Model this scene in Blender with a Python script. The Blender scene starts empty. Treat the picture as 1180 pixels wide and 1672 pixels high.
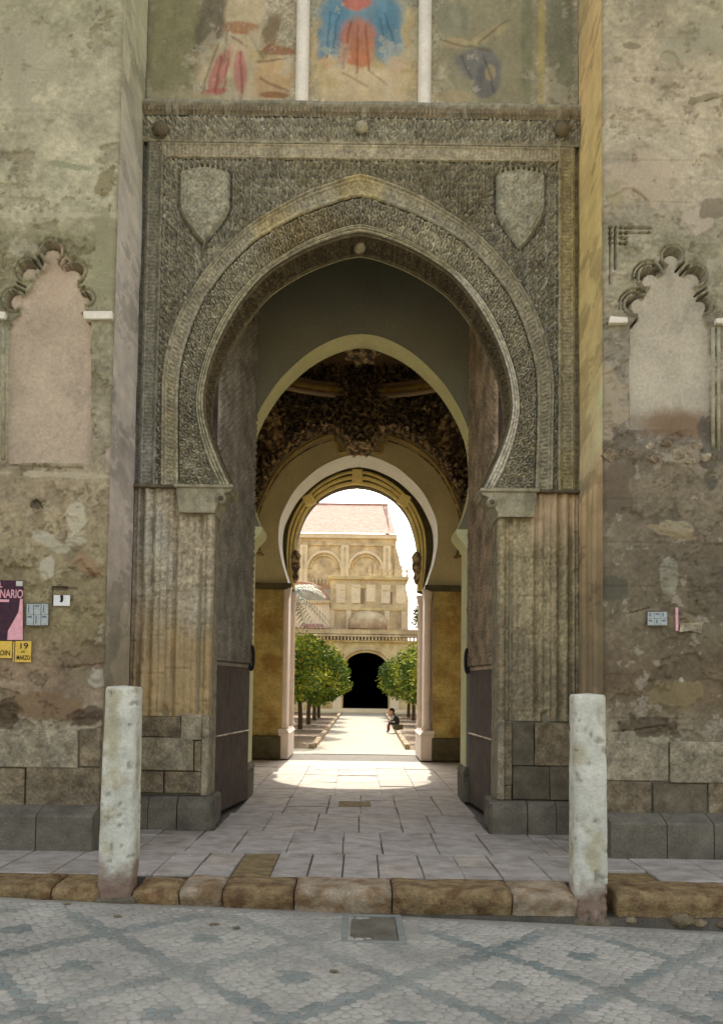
import bpy, bmesh, math, random
import numpy as np
from mathutils import Vector, Matrix
from mathutils.geometry import tessellate_polygon

sc = bpy.context.scene
C = sc.collection
random.seed(7)
rng = np.random.default_rng(7)
R_ = math.radians

# ---------------------------------------------------------------- camera, sky, sun, exposure
F = 1600.0; PPX = 584.0; PPY = 1017.0; ROLL = .0135; PITCH = R_(3.6); D0 = 11.5; EYE = 1.7
cam = bpy.data.objects.new('camera', bpy.data.cameras.new('camera'))
C.objects.link(cam); sc.camera = cam
cam.location = (0, -D0, EYE)
cam.data.sensor_fit = 'VERTICAL'; cam.data.sensor_height = 36
cam.data.lens = F / 1672 * 36
cam.data.clip_end = 1000; cam.data.clip_start = .1
cam.rotation_euler = (Matrix.Rotation(R_(90) + PITCH, 4, 'X') @ Matrix.Rotation(ROLL, 4, 'Z')).to_euler()
cam.data.shift_x = (590 - PPX) / 1672
cam.data.shift_y = (PPY - 836) / 1672

SUN_EL = R_(38.6)
w = bpy.data.worlds.new('World'); sc.world = w; w.use_nodes = True
wn = w.node_tree.nodes; wl = w.node_tree.links
bg = wn['Background']
sky = wn.new('ShaderNodeTexSky'); sky.sky_type = 'NISHITA'; sky.sun_disc = False
sky.sun_elevation = SUN_EL; sky.sun_rotation = 0
sky.air_density = 1.0; sky.dust_density = 4.0; sky.ozone_density = .6
hs = wn.new('ShaderNodeHueSaturation'); hs.inputs['Saturation'].default_value = .42
tint = wn.new('ShaderNodeMix'); tint.data_type = 'RGBA'; tint.blend_type = 'MULTIPLY'; tint.inputs[0].default_value = 1
tint.inputs[7].default_value = (1.0, .98, .985, 1)
wl.new(sky.outputs[0], hs.inputs['Color']); wl.new(hs.outputs[0], tint.inputs[6]); wl.new(tint.outputs[2], bg.inputs['Color'])
bg.inputs['Strength'].default_value = .15
sun = bpy.data.objects.new('sun', bpy.data.lights.new('sun', 'SUN')); C.objects.link(sun)
sun.data.energy = 2.5; sun.data.angle = R_(.5); sun.data.color = (1, .93, .80)
sun.rotation_euler = (-(math.pi / 2 - SUN_EL), 0, 0)
sun.location = (0, 30, 40)
sc.view_settings.view_transform = 'Standard'; sc.view_settings.look = 'None'
sc.view_settings.gamma = 1; sc.view_settings.use_curve_mapping = False
sc.view_settings.exposure = 1.38
sc.cycles.max_bounces = 8; sc.cycles.diffuse_bounces = 6; sc.cycles.use_denoising = True

# ---------------------------------------------------------------- helpers
def ray(X, Y):
    u = (X - PPX) / F; v = (PPY - Y) / F
    c, s = math.cos(ROLL), math.sin(ROLL)
    uu = u * c - v * s; vv = u * s + v * c
    cp, sp = math.cos(PITCH), math.sin(PITCH)
    return uu, cp - vv * sp, sp + vv * cp
def at(X, Y, D):            # point of the place seen in direction X, Y at distance D
    dx, dy, dz = ray(X, Y); t = D / dy
    return dx * t, EYE + dz * t
def gnd(X, Y, z=0.0):
    dx, dy, dz = ray(X, Y); t = (z - EYE) / dz
    return dx * t, dy * t - D0
K = 1.12
def lin(c):
    c = np.asarray(c, float) / 255
    return np.where(c <= .04045, c / 12.92, ((c + .055) / 1.055) ** 2.4)
def A(*c):
    return np.minimum(lin(c) * K, .85)

def hsh(ix, iy, seed):
    n = (ix.astype(np.int64) * 374761393 + iy.astype(np.int64) * 668265263 + seed * 974711) & 0xffffffff
    n = ((n ^ (n >> 13)) * 1274126177) & 0xffffffff
    return ((n ^ (n >> 16)) & 0xffffff) / 16777215.0
def vn(x, y, seed=0):
    ix = np.floor(x); iy = np.floor(y); fx = x - ix; fy = y - iy
    fx = fx * fx * (3 - 2 * fx); fy = fy * fy * (3 - 2 * fy)
    a = hsh(ix, iy, seed); b = hsh(ix + 1, iy, seed); c = hsh(ix, iy + 1, seed); d = hsh(ix + 1, iy + 1, seed)
    return a + (b - a) * fx + (c - a) * fy + (a - b - c + d) * fx * fy
def fbm(x, y, seed=0, o=5, g=.5):
    s = 0; a = 1; t = 0
    for k in range(o):
        s = s + a * vn(x * 2 ** k + 17.3 * k, y * 2 ** k - 9.1 * k, seed + k); t += a; a *= g
    return s / t
def sst(a, b, x):
    t = np.clip((x - a) / (b - a), 0, 1); return t * t * (3 - 2 * t)

def setp(o, label=None, cat=None, group=None, kind=None):
    if label: o['label'] = label
    if cat: o['category'] = cat
    if group: o['group'] = group
    if kind: o['kind'] = kind
    return o
def link(name, me, mat=None, parent=None):
    o = bpy.data.objects.new(name, me); C.objects.link(o)
    if mat is not None and me is not None: me.materials.append(mat)
    if parent is not None: o.parent = parent
    return o
def thing(name, label, cat, loc=(0, 0, 0), group=None):
    o = bpy.data.objects.new(name, None); C.objects.link(o); o.location = loc
    o.empty_display_size = .2
    PL[o.name] = Vector(loc)
    return setp(o, label, cat, group)
PL = {}
def raw(name, V, Fc, mat, parent=None, col=None, smooth=False):
    """V world coords -> object; if the parent is a placed Empty the mesh is shifted so it stays put"""
    V = np.asarray(V, float).reshape(-1, 3)
    if parent is not None:
        p = parent; off = Vector((0, 0, 0))
        while p is not None: off += p.location; p = p.parent
        V = V - np.array(off)
    me = bpy.data.meshes.new(name)
    Fc = np.asarray(Fc, np.int64) if not isinstance(Fc, list) else Fc
    if isinstance(Fc, list):
        me.from_pydata([tuple(v) for v in V], [], [tuple(f) for f in Fc])
    else:
        nf, k = Fc.shape
        me.vertices.add(len(V)); me.vertices.foreach_set('co', V.astype(np.float32).ravel())
        me.loops.add(nf * k); me.loops.foreach_set('vertex_index', Fc.astype(np.int32).ravel())
        me.polygons.add(nf)
        me.polygons.foreach_set('loop_start', np.arange(0, nf * k, k, dtype=np.int32))
        me.polygons.foreach_set('loop_total', np.full(nf, k, np.int32))
        me.update(calc_edges=True)
    if smooth:
        me.polygons.foreach_set('use_smooth', np.ones(len(me.polygons), bool))
    if col is not None:
        ca = me.color_attributes.new('Col', 'FLOAT_COLOR', 'POINT')
        c4 = np.ones((len(V), 4), np.float32); c4[:, :3] = np.asarray(col).reshape(-1, 3)
        ca.data.foreach_set('color', c4.ravel())
    me.validate(); me.update()
    return link(name, me, mat, parent)
def grid(name, V, mat, parent=None, mask=None, col=None, smooth=True, flip=False):
    n, m = V.shape[:2]
    idx = np.arange(n * m).reshape(n, m)
    a, b, c, d = idx[:-1, :-1], idx[1:, :-1], idx[1:, 1:], idx[:-1, 1:]
    q = np.stack([a, b, c, d], -1) if not flip else np.stack([d, c, b, a], -1)
    if mask is not None:
        fm = mask[:-1, :-1] & mask[1:, :-1] & mask[1:, 1:] & mask[:-1, 1:]
        q = q[fm]
    q = q.reshape(-1, 4)
    used = np.unique(q); re = np.zeros(n * m, np.int64); re[used] = np.arange(len(used))
    Vv = V.reshape(-1, 3)[used]
    cc = None if col is None else np.asarray(col).reshape(-1, 3)[used]
    return raw(name, Vv, re[q], mat, parent, cc, smooth)
def boxm(name, x0, x1, y0, y1, z0, z1, mat, parent=None, bev=0.0, jit=0.0):
    bm = bmesh.new(); bmesh.ops.create_cube(bm, size=1)
    for v in bm.verts:
        v.co = Vector(((x0 + x1) / 2 + v.co.x * (x1 - x0), (y0 + y1) / 2 + v.co.y * (y1 - y0), (z0 + z1) / 2 + v.co.z * (z1 - z0)))
        if jit: v.co += Vector((random.uniform(-jit, jit), random.uniform(-jit, jit), random.uniform(-jit, jit)))
    if bev: bmesh.ops.bevel(bm, geom=bm.edges[:], offset=bev, segments=1, affect='EDGES')
    return frombm(name, bm, mat, parent)
def frombm(name, bm, mat, parent=None, smooth=False):
    if parent is not None:
        p = parent; off = Vector((0, 0, 0))
        while p is not None: off += p.location; p = p.parent
        bmesh.ops.translate(bm, vec=-off, verts=bm.verts)
    me = bpy.data.meshes.new(name); bmesh.ops.recalc_face_normals(bm, faces=bm.faces[:]); bm.to_mesh(me); bm.free()
    if smooth: me.polygons.foreach_set('use_smooth', np.ones(len(me.polygons), bool))
    return link(name, me, mat, parent)
def tube(name, pts, r, mat, parent=None, n=8, smooth=True, rf=None):
    """sweep a round section along 3-D points"""
    pts = [Vector(p) for p in pts]; V = []; Fc = []
    for i, p in enumerate(pts):
        t = (pts[min(i + 1, len(pts) - 1)] - pts[max(i - 1, 0)]).normalized()
        up = Vector((0, 1, 0)) if abs(t.y) < .9 else Vector((1, 0, 0))
        a = t.cross(up).normalized(); b = t.cross(a).normalized()
        rr = r if rf is None else rf(i / (len(pts) - 1)) * r
        for k in range(n):
            an = 2 * math.pi * k / n
            V.append(p + a * math.cos(an) * rr + b * math.sin(an) * rr)
    for i in range(len(pts) - 1):
        for k in range(n):
            Fc.append((i * n + k, i * n + (k + 1) % n, (i + 1) * n + (k + 1) % n, (i + 1) * n + k))
    Fc.append(tuple(range(n))[::-1]); Fc.append(tuple((len(pts) - 1) * n + k for k in range(n)))
    return raw(name, [tuple(v) for v in V], Fc, mat, parent, smooth=smooth)
def lathe(name, cx, cy, prof, mat, parent=None, n=16, smooth=True):
    V = []; Fc = []
    for (r, z) in prof:
        for k in range(n):
            a = 2 * math.pi * k / n; V.append((cx + r * math.cos(a), cy + r * math.sin(a), z))
    for i in range(len(prof) - 1):
        for k in range(n):
            Fc.append((i * n + k, i * n + (k + 1) % n, (i + 1) * n + (k + 1) % n, (i + 1) * n + k))
    Fc.append(tuple(range(n))[::-1]); Fc.append(tuple((len(prof) - 1) * n + k for k in range(n)))
    return raw(name, V, Fc, mat, parent, smooth=smooth)
def prism(name, poly, y0, y1, mat, parent=None, bev=0):
    """polygon in x,z extruded along y"""
    bm = bmesh.new(); vs = [bm.verts.new((x, y0, z)) for x, z in poly]
    f = bm.faces.new(vs); r = bmesh.ops.extrude_face_region(bm, geom=[f])
    bmesh.ops.translate(bm, vec=(0, y1 - y0, 0), verts=[v for v in r['geom'] if isinstance(v, bmesh.types.BMVert)])
    if bev: bmesh.ops.bevel(bm, geom=bm.edges[:], offset=bev, segments=1, affect='EDGES')
    return frombm(name, bm, mat, parent)
def holed(name, outer, hole, y0, y1, mat, parent=None):
    """wall with an opening, solid"""
    pl = [[Vector((x, z, 0)) for x, z in outer], [Vector((x, z, 0)) for x, z in hole]]
    tri = tessellate_polygon(pl); pts = outer + hole; n = len(pts)
    V = [(x, y0, z) for x, z in pts] + [(x, y1, z) for x, z in pts]
    Fc = []
    for t in tri:
        Fc.append(tuple(t)); Fc.append(tuple(i + n for i in t)[::-1])
    for base, m in ((0, len(outer)), (len(outer), len(hole))):
        for i in range(m):
            a = base + i; b = base + (i + 1) % m
            Fc.append((a, b, b + n, a + n))
    o = raw(name, V, Fc, mat, parent)
    bm = bmesh.new(); bm.from_mesh(o.data); bmesh.ops.recalc_face_normals(bm, faces=bm.faces[:]); bm.to_mesh(o.data); bm.free()
    return o

def catmull(pts, n):
    P = np.array(pts, float); P = np.vstack([2 * P[0] - P[1], P, 2 * P[-1] - P[-2]])
    out = []
    for i in range(1, len(P) - 2):
        t = np.linspace(0, 1, 24, endpoint=False)[:, None]
        p0, p1, p2, p3 = P[i - 1], P[i], P[i + 1], P[i + 2]
        out.append(.5 * ((2 * p1) + (-p0 + p2) * t + (2 * p0 - 5 * p1 + 4 * p2 - p3) * t * t + (-p0 + 3 * p1 - 3 * p2 + p3) * t ** 3))
    out.append(P[-2][None]); Q = np.vstack(out)
    s = np.r_[0, np.cumsum(np.hypot(*np.diff(Q, axis=0).T))]
    u = np.linspace(0, s[-1], n)
    return np.stack([np.interp(u, s, Q[:, 0]), np.interp(u, s, Q[:, 1])], 1)
CX = -.035
def full(half, n, cx=CX):
    """half curve apex -> foot on the right, returned left foot -> apex -> right foot"""
    q = catmull(half, n); l = q[::-1].copy(); l[:, 0] *= -1
    q = np.vstack([l[:-1], q]); q[:, 0] += cx
    return q
def arclen(q): return np.r_[0, np.cumsum(np.hypot(*np.diff(q, axis=0).T))]

# ---------------------------------------------------------------- materials
def mat(name, base=(.4, .4, .4), attr=False, var=.25, scale=3.0, fine=40.0, bump=.3, bd=.01, rough=.9, tint2=None, t2=.5, rnd=0.0, metal=0.0, spec=.3, extra=None):
    m = bpy.data.materials.new(name); m.use_nodes = True
    N = m.node_tree.nodes; L = m.node_tree.links; b = N['Principled BSDF']
    g = N.new('ShaderNodeNewGeometry'); pos = g.outputs['Position']
    def noise(s, d=6, r=.6):
        n = N.new('ShaderNodeTexNoise'); n.inputs['Scale'].default_value = s; n.inputs['Detail'].default_value = d
        n.inputs['Roughness'].default_value = r; L.new(pos, n.inputs['Vector']); return n.outputs[0]
    def mrange(v, a, b_, c, d):
        n = N.new('ShaderNodeMapRange'); n.inputs[1].default_value = a; n.inputs[2].default_value = b_
        n.inputs[3].default_value = c; n.inputs[4].default_value = d; L.new(v, n.inputs[0]); return n.outputs[0]
    def mul(a, b_):
        n = N.new('ShaderNodeMath'); n.operation = 'MULTIPLY'; L.new(a, n.inputs[0])
        if isinstance(b_, (int, float)): n.inputs[1].default_value = b_
        else: L.new(b_, n.inputs[1])
        return n.outputs[0]
    if attr:
        at_ = N.new('ShaderNodeAttribute'); at_.attribute_name = 'Col'; col = at_.outputs['Color']
    else:
        rgb = N.new('ShaderNodeRGB'); rgb.outputs[0].default_value = (*base, 1); col = rgb.outputs[0]
    n1 = noise(scale); n2 = noise(fine, 4)
    if tint2 is not None:
        mx = N.new('ShaderNodeMix'); mx.data_type = 'RGBA'
        L.new(mul(mrange(noise(scale * .7 + .37), .45, .62, 0, 1), t2), mx.inputs[0]); L.new(col, mx.inputs[6]); mx.inputs[7].default_value = (*tint2, 1)
        col = mx.outputs[2]
    f = mul(mrange(n1, .3, .7, 1 - var, 1 + var), mrange(n2, .3, .7, 1 - var * .7, 1 + var * .7))
    if rnd:
        oi = N.new('ShaderNodeObjectInfo'); f = mul(f, mrange(oi.outputs['Random'], 0, 1, 1 - rnd, 1 + rnd))
    vm = N.new('ShaderNodeVectorMath'); vm.operation = 'SCALE'; L.new(col, vm.inputs[0]); L.new(f, vm.inputs['Scale'])
    L.new(vm.outputs[0], b.inputs['Base Color'])
    b.inputs['Roughness'].default_value = rough; b.inputs['Metallic'].default_value = metal
    b.inputs['Specular IOR Level'].default_value = spec
    if bump:
        bn = N.new('ShaderNodeBump'); bn.inputs['Strength'].default_value = bump; bn.inputs['Distance'].default_value = bd
        ad = N.new('ShaderNodeMath'); ad.operation = 'ADD'; L.new(n2, ad.inputs[0]); L.new(noise(fine * .3, 8, .7), ad.inputs[1])
        L.new(ad.outputs[0], bn.inputs['Height']); L.new(bn.outputs[0], b.inputs['Normal'])
    return m
M = {}
M['paint'] = mat('wall_plaster', attr=True, var=.13, scale=2.3, fine=36, bump=.5, bd=.012)
M['stonecol'] = mat('carved_stone', attr=True, var=.16, scale=4, fine=60, bump=.4, bd=.008)
M['fresco'] = mat('faded_fresco', attr=True, var=.12, scale=5, fine=30, bump=.15)
M['wallfar'] = mat('rough_plaster', A(150, 143, 118), var=.25, scale=1.2, fine=30, tint2=tuple(A(118, 106, 84)), t2=.8)
M['ashlar'] = mat('ashlar', A(128, 115, 90), var=.5, scale=7, fine=34, bump=.7, bd=.02, rnd=.12, tint2=tuple(A(110, 96, 70)), t2=.6)
M['ashlar_pale'] = mat('pale_ashlar', A(152, 142, 116), var=.45, scale=7, fine=34, bump=.7, bd=.02, rnd=.1, tint2=tuple(A(130, 118, 90)), t2=.6)
M['ashlar_dark'] = mat('dark_ashlar', A(112, 103, 82), var=.25, scale=6, fine=40, bump=.7, bd=.02, rnd=.1, tint2=tuple(A(80, 72, 55)), t2=.6)
M['plinth'] = mat('plinth_stone', A(108, 102, 86), var=.32, scale=4, fine=40, bump=.6, bd=.015, rnd=.08, tint2=tuple(A(105, 100, 85)), t2=.6)
M['moulding'] = mat('moulding_stone', A(165, 158, 130), var=.25, scale=7, fine=50, bump=.5, bd=.01, tint2=tuple(A(120, 116, 92)), t2=.7)
M['white'] = mat('white_limewash', A(236, 232, 216), var=.08, scale=4, fine=30, bump=.2)
M['impost'] = mat('worn_white_stone', A(218, 212, 192), var=.12, scale=3, fine=30, bump=.3)
M['cream'] = mat('cream_plaster', A(236, 224, 170), var=.1, scale=1.5, fine=20, bump=.25)
M['olive'] = mat('olive_plaster', A(204, 192, 148), var=.14, scale=1.2, fine=20, bump=.25)
M['ochre'] = mat('ochre_stone', A(186, 164, 100), var=.3, scale=2.2, fine=25, bump=.5, bd=.01, tint2=tuple(A(150, 118, 62)), t2=.8, rnd=.08)
M['ribstone'] = mat('pale_yellow_stone', A(220, 200, 130), var=.15, scale=3, fine=25, bump=.3)
M['grey'] = mat('grey_plaster', A(140, 136, 112), var=.12, scale=1, fine=20, bump=.25)
M['darkbase'] = mat('dark_base_stone', A(92, 84, 60), var=.3, scale=5, fine=30, bump=.5)
M['deco'] = mat('gilt_stucco', A(74, 62, 52), var=.5, scale=11, fine=34, bump=.6, tint2=tuple(A(214, 186, 136)), t2=.7)
M['vault'] = mat('vault_plaster', A(156, 138, 112), var=.15, scale=1, fine=20, bump=.2)
M['marble'] = mat('marble', A(222, 206, 190), var=.08, scale=3, fine=20, bump=.1, rough=.5)
M['slab'] = mat('paving_stone', A(172, 164, 152), var=.18, scale=5, fine=45, bump=.5, bd=.008, rnd=.09, tint2=tuple(A(148, 138, 122)), t2=.8, rough=.8)
M['slab_b'] = mat('warm_paving_stone', A(172, 162, 146), var=.16, scale=5, fine=45, bump=.6, bd=.01, rnd=.12, tint2=tuple(A(140, 130, 114)), t2=.8, rough=.75)
M['slab_brown'] = mat('worn_brown_stone', A(142, 122, 80), var=.3, scale=9, fine=45, bump=.8, bd=.02, tint2=tuple(A(105, 88, 58)), t2=.7)
M['mortar'] = mat('joint_mortar', A(92, 86, 74), var=.3, scale=6, fine=50, bump=.6)
M['kerb_ochre'] = mat('ochre_kerbstone', A(162, 138, 96), var=.36, scale=7, fine=45, bump=1, bd=.03, rnd=.15, tint2=tuple(A(124, 94, 62)), t2=.95)
M['kerb_pink'] = mat('pinkish_kerbstone', A(176, 158, 130), var=.28, scale=6, fine=40, bump=.9, bd=.025, rnd=.1, tint2=tuple(A(140, 112, 76)), t2=.9)
M['street'] = mat('street_mortar', A(158, 153, 138), var=.2, scale=3, fine=60, bump=.5)
M['bollard'] = mat('whitewashed_stone', attr=True, var=.14, scale=9, fine=40, bump=.8, bd=.015)
M['bronze'] = mat('bronze_plating', A(156, 148, 130), var=.4, scale=4, fine=60, bump=.6, bd=.008, rough=.6, metal=.2, spec=.5, tint2=tuple(A(96, 90, 76)), t2=.35)
M['bronze_brown'] = mat('brown_bronze_plating', A(176, 156, 126), var=.5, scale=4, fine=60, bump=.5, bd=.006, rough=.6, metal=.25, spec=.5, tint2=tuple(A(110, 96, 76)), t2=.35)
M['doorplain'] = mat('dark_sheet', A(84, 72, 62), var=.35, scale=5, fine=50, bump=.4, rough=.7)
M['black'] = mat('black_iron', A(30, 30, 30), var=.2, bump=.2, rough=.6)
M['ground'] = mat('beaten_earth', A(176, 156, 116), var=.2, scale=.8, fine=15, bump=.4)
M['path'] = mat('pale_path', A(150, 144, 126), var=.1, scale=.8, fine=15, bump=.3)
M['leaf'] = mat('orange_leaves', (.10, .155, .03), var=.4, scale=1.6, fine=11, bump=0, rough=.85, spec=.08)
M['leaf2'] = mat('sunlit_leaves', (.30, .33, .045), var=.35, scale=1.6, fine=11, bump=0, rough=.85, spec=.08)  # lighter leaf copy, sunlight put into the colour
M['palm'] = mat('palm_leaves', (.10, .13, .06), var=.3, bump=0, rough=.6)
M['bark'] = mat('bark', A(88, 70, 48), var=.3, scale=8, bump=.6)
M['fruit'] = mat('orange_fruit', (.45, .17, .015), var=.1, bump=0, rough=.5)
M['tile'] = mat('roof_tile', A(180, 138, 116), var=.25, scale=2, fine=9, bump=.5, tint2=tuple(A(172, 146, 130)), t2=.8)
M['farstone'] = mat('far_stone', A(206, 188, 146), var=.2, scale=.9, fine=8, bump=.4, tint2=tuple(A(168, 146, 112)), t2=.8)
M['faryellow'] = mat('far_yellow_stone', A(208, 190, 140), var=.2, scale=.9, fine=8, bump=.4, tint2=tuple(A(178, 146, 82)), t2=.8)
M['farstone_dark'] = mat('shaded_window_stone', A(134, 118, 92), var=.2, scale=2, bump=.3)
M['farcream'] = mat('far_cream_render', A(220, 204, 168), var=.12, scale=.9, fine=8, bump=.3)
M['dark'] = mat('interior_shade', A(9, 8, 8), var=.2, bump=0)  # near-black stands in for the shade inside the arcade doorway
M['greyroof'] = mat('grey_roof', A(158, 152, 130), var=.2, scale=2, bump=.3)
M['cloth_dark'] = mat('dark_cloth', A(62, 60, 60), var=.15, bump=.2)
M['cloth_red'] = mat('red_cloth', A(140, 62, 46), var=.15, bump=.2)
M['skin'] = mat('skin', A(196, 142, 108), var=.05, bump=0, rough=.6)
M['paper'] = mat('paper', A(196, 196, 180), var=.1, scale=20, bump=.1)
M['ink'] = mat('ink', A(36, 28, 30), var=.1, bump=0)
M['plum'] = mat('plum_print', A(70, 46, 56), var=.15, scale=20, bump=.1)
M['pink'] = mat('pink_print', A(226, 168, 172), var=.08, scale=20, bump=.1)
M['yellow'] = mat('yellow_print', A(222, 186, 84), var=.08, scale=20, bump=.1)
M['glaze'] = mat('glazed_tile', A(168, 174, 168), var=.12, scale=20, bump=.1, rough=.3)
M['blueprint'] = mat('blue_glaze_marks', A(96, 112, 124), var=.2, bump=0, rough=.3)
M['soil'] = mat('bed_soil', A(112, 92, 66), var=.35, scale=2, fine=20, bump=.6)
M['metalgrey'] = mat('grey_cover', A(136, 138, 126), var=.15, scale=12, fine=70, bump=.6, bd=.006)

# ---------------------------------------------------------------- key curves (half-width, height)
C1 = [(0, 7.13), (.12, 7.11), (.3, 7.06), (.6, 6.94), (.9, 6.77), (1.15, 6.58), (1.38, 6.30), (1.56, 6.0), (1.70, 5.7), (1.79, 5.4), (1.835, 5.1), (1.82, 4.85), (1.75, 4.6), (1.65, 4.35), (1.50, 4.03)]
MO = [(0, 7.235), (.12, 7.215), (.3, 7.16), (.63, 7.02), (.95, 6.825), (1.22, 6.62), (1.46, 6.35), (1.65, 6.04), (1.79, 5.7), (1.88, 5.4), (1.925, 5.1), (1.91, 4.85), (1.85, 4.58), (1.755, 4.3), (1.62, 4.03)]
E2 = [(0, 7.58), (.12, 7.555), (.3, 7.50), (.67, 7.36), (1.0, 7.18), (1.3, 6.98), (1.62, 6.63), (1.84, 6.30), (1.99, 5.95), (2.10, 5.55), (2.135, 5.15), (2.13, 4.8), (2.12, 4.4), (2.11, 4.03)]
E1 = [(0, 7.855), (.12, 7.83), (.3, 7.77), (.67, 7.62), (1.0, 7.43), (1.3, 7.23), (1.6, 6.95), (1.88, 6.60), (2.10, 6.22), (2.24, 5.86), (2.33, 5.4), (2.33, 4.9), (2.325, 4.4), (2.32, 4.03)]
A2 = [(0, 6.985), (.25, 6.955), (.55, 6.835), (.85, 6.64), (1.2, 6.30), (1.42, 5.98), (1.56, 5.71), (1.66, 5.4), (1.70, 5.0), (1.69, 4.75), (1.63, 4.45), (1.55, 4.2), (1.46, 4.0)]
A3 = [(0, 7.0), (.3, 6.95), (.6, 6.84), (.92, 6.67), (1.24, 6.40), (1.5, 6.10), (1.72, 5.68), (1.81, 5.4), (1.83, 5.0), (1.77, 4.6), (1.67, 4.25), (1.58, 3.98)]
NS = 230
c1, mo, e2, e1 = (full(c, NS) for c in (C1, MO, E2, E1))

def carve(u, v, p=.105, seed=0):
    iu = np.floor(u / p); iv = np.floor(v / p)
    lu = u - (iu + .5) * p; lv = v - (iv + .5) * p
    hand = np.where((iu + iv) % 2 == 0, 1.0, -1.0)
    r = np.hypot(lu, lv); th = np.arctan2(lv, lu)
    f = np.sin(hand * th + 2 * np.pi * r / (p * .36))
    cu = (iu + np.round(u / p - iu)) * p; cv = (iv + np.round(v / p - iv)) * p
    rc = np.hypot(u - cu, v - cv); tc = np.arctan2(v - cv, u - cu)
    ros = np.cos(4 * tc + 6 * np.sin(rc * 60)) * .5 + .6 - rc / (p * .32)
    f = np.maximum(f, ros * 1.1)
    h = sst(-.15, .25, f)
    h = h * (.55 + .6 * vn(u * 9, v * 9, seed + 3)) * (.55 + .8 * vn(u * 41, v * 41, seed + 5))
    return h
def stonecol(X, Z, base, seed=0, amt=.22, warm=None):
    n = fbm(X * .8, Z * .8, seed, 5); n2 = fbm(X * 4, Z * 4, seed + 9, 5, .65)
    f = 1 + amt * (n - .5) * 2 + amt * 1.6 * (n2 - .5)
    f = f * (.62 + .76 * vn(X * 52 + 5, Z * 52, seed + 31)) * (.84 + .32 * vn(X * 21, Z * 21, seed + 33))
    c = base[None, None, :] * f[..., None]
    if warm is not None:
        k = sst(.5, .68, fbm(X * 1.1 + 4, Z * .6, seed + 20, 4))[..., None]
        c = c * (1 - k) + warm[None, None, :] * f[..., None] * k
    return np.clip(c, .01, .85)

# ================================================================ GATEHOUSE
GH = thing('gatehouse', 'stone gatehouse with a tall pointed horseshoe arch framed by carved stucco', 'gatehouse', (0, 0, 0))
HW = 2.645
GREEN = A(156, 153, 134)
# --- archivolts
def band(name, Ca, Cb, nt, fy, matl, colf):
    t = np.linspace(0, 1, nt)[None, :, None]
    Pp = Ca[:, None, :] * (1 - t) + Cb[:, None, :] * t
    S = np.repeat(arclen((Ca + Cb) / 2)[:, None], nt, 1); T = np.repeat(t[..., 0], len(Ca), 0)
    W = np.hypot(*(Cb - Ca).T)[:, None]
    Y = fy(S, T, W, Pp[..., 0], Pp[..., 1])
    V = np.stack([Pp[..., 0], Y, Pp[..., 1]], -1)
    return grid(name, V, matl, GH, col=colf(Pp[..., 0], Pp[..., 1]))
def bead(T, c, w, h):
    d = np.abs(T - c) / w
    return h * np.sqrt(np.clip(1 - d * d, 0, 1))
def c1r(n, C): return full(C, n)
n1 = 620
def y_inner(S, T, W, X, Z):
    n = .006 * (fbm(S * 9, T * 2, 3) - .5)
    return .0 - (.015 + bead(T, .16, .17, .045) + bead(T, .50, .14, .05) + bead(T, .80, .16, .04)) + n
band('inner_moulding', c1r(n1, C1), c1r(n1, MO), 26, y_inner, M['stonecol'],
     lambda X, Z: stonecol(X, Z, A(158, 152, 124), 11, .22, A(186, 180, 160)))
def y_carved(S, T, W, X, Z):
    e = sst(0, .08, T) * sst(1, .92, T)
    return .035 - (.085 * carve(S, T * W, .108, 4) + .012 * fbm(S * 3, T * 3, 8)) * e
band('carved_band', c1r(950, MO), c1r(950, E2), 46, y_carved, M['stonecol'],
     lambda X, Z: stonecol(X, Z, A(162, 157, 134), 31, .25, A(142, 130, 96)))
def y_outer(S, T, W, X, Z):
    rib = .02 * (.5 + .5 * np.sin(S * 2 * np.pi / .05)) * sst(.28, .34, T) * sst(.68, .62, T)
    return -(.005 + bead(T, .10, .09, .035) + bead(T, .22, .05, .02) + rib + bead(T, .76, .07, .03) + bead(T, .92, .08, .055)) + .008 * (fbm(S * 7, T * 2, 5) - .5)
band('outer_archivolt', c1r(900, E2), c1r(900, E1), 40, y_outer, M['stonecol'],
     lambda X, Z: stonecol(X, Z, A(152, 146, 122), 41, .25, A(164, 152, 112)))
# soffit, carved
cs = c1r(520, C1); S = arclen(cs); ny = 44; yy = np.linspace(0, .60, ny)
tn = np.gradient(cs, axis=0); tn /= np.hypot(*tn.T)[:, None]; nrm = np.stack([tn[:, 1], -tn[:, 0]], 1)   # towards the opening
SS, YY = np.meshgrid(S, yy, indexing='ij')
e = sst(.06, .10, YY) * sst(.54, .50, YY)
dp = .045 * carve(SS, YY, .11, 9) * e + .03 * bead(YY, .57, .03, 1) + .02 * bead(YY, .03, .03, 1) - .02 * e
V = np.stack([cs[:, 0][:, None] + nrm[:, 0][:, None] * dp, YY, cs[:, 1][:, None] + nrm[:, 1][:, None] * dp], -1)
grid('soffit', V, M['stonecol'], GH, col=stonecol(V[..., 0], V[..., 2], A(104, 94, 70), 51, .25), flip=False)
tube('soffit_bead', [(x, .615, z) for x, z in cs[::4]], .02, M['cream'], GH)
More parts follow.
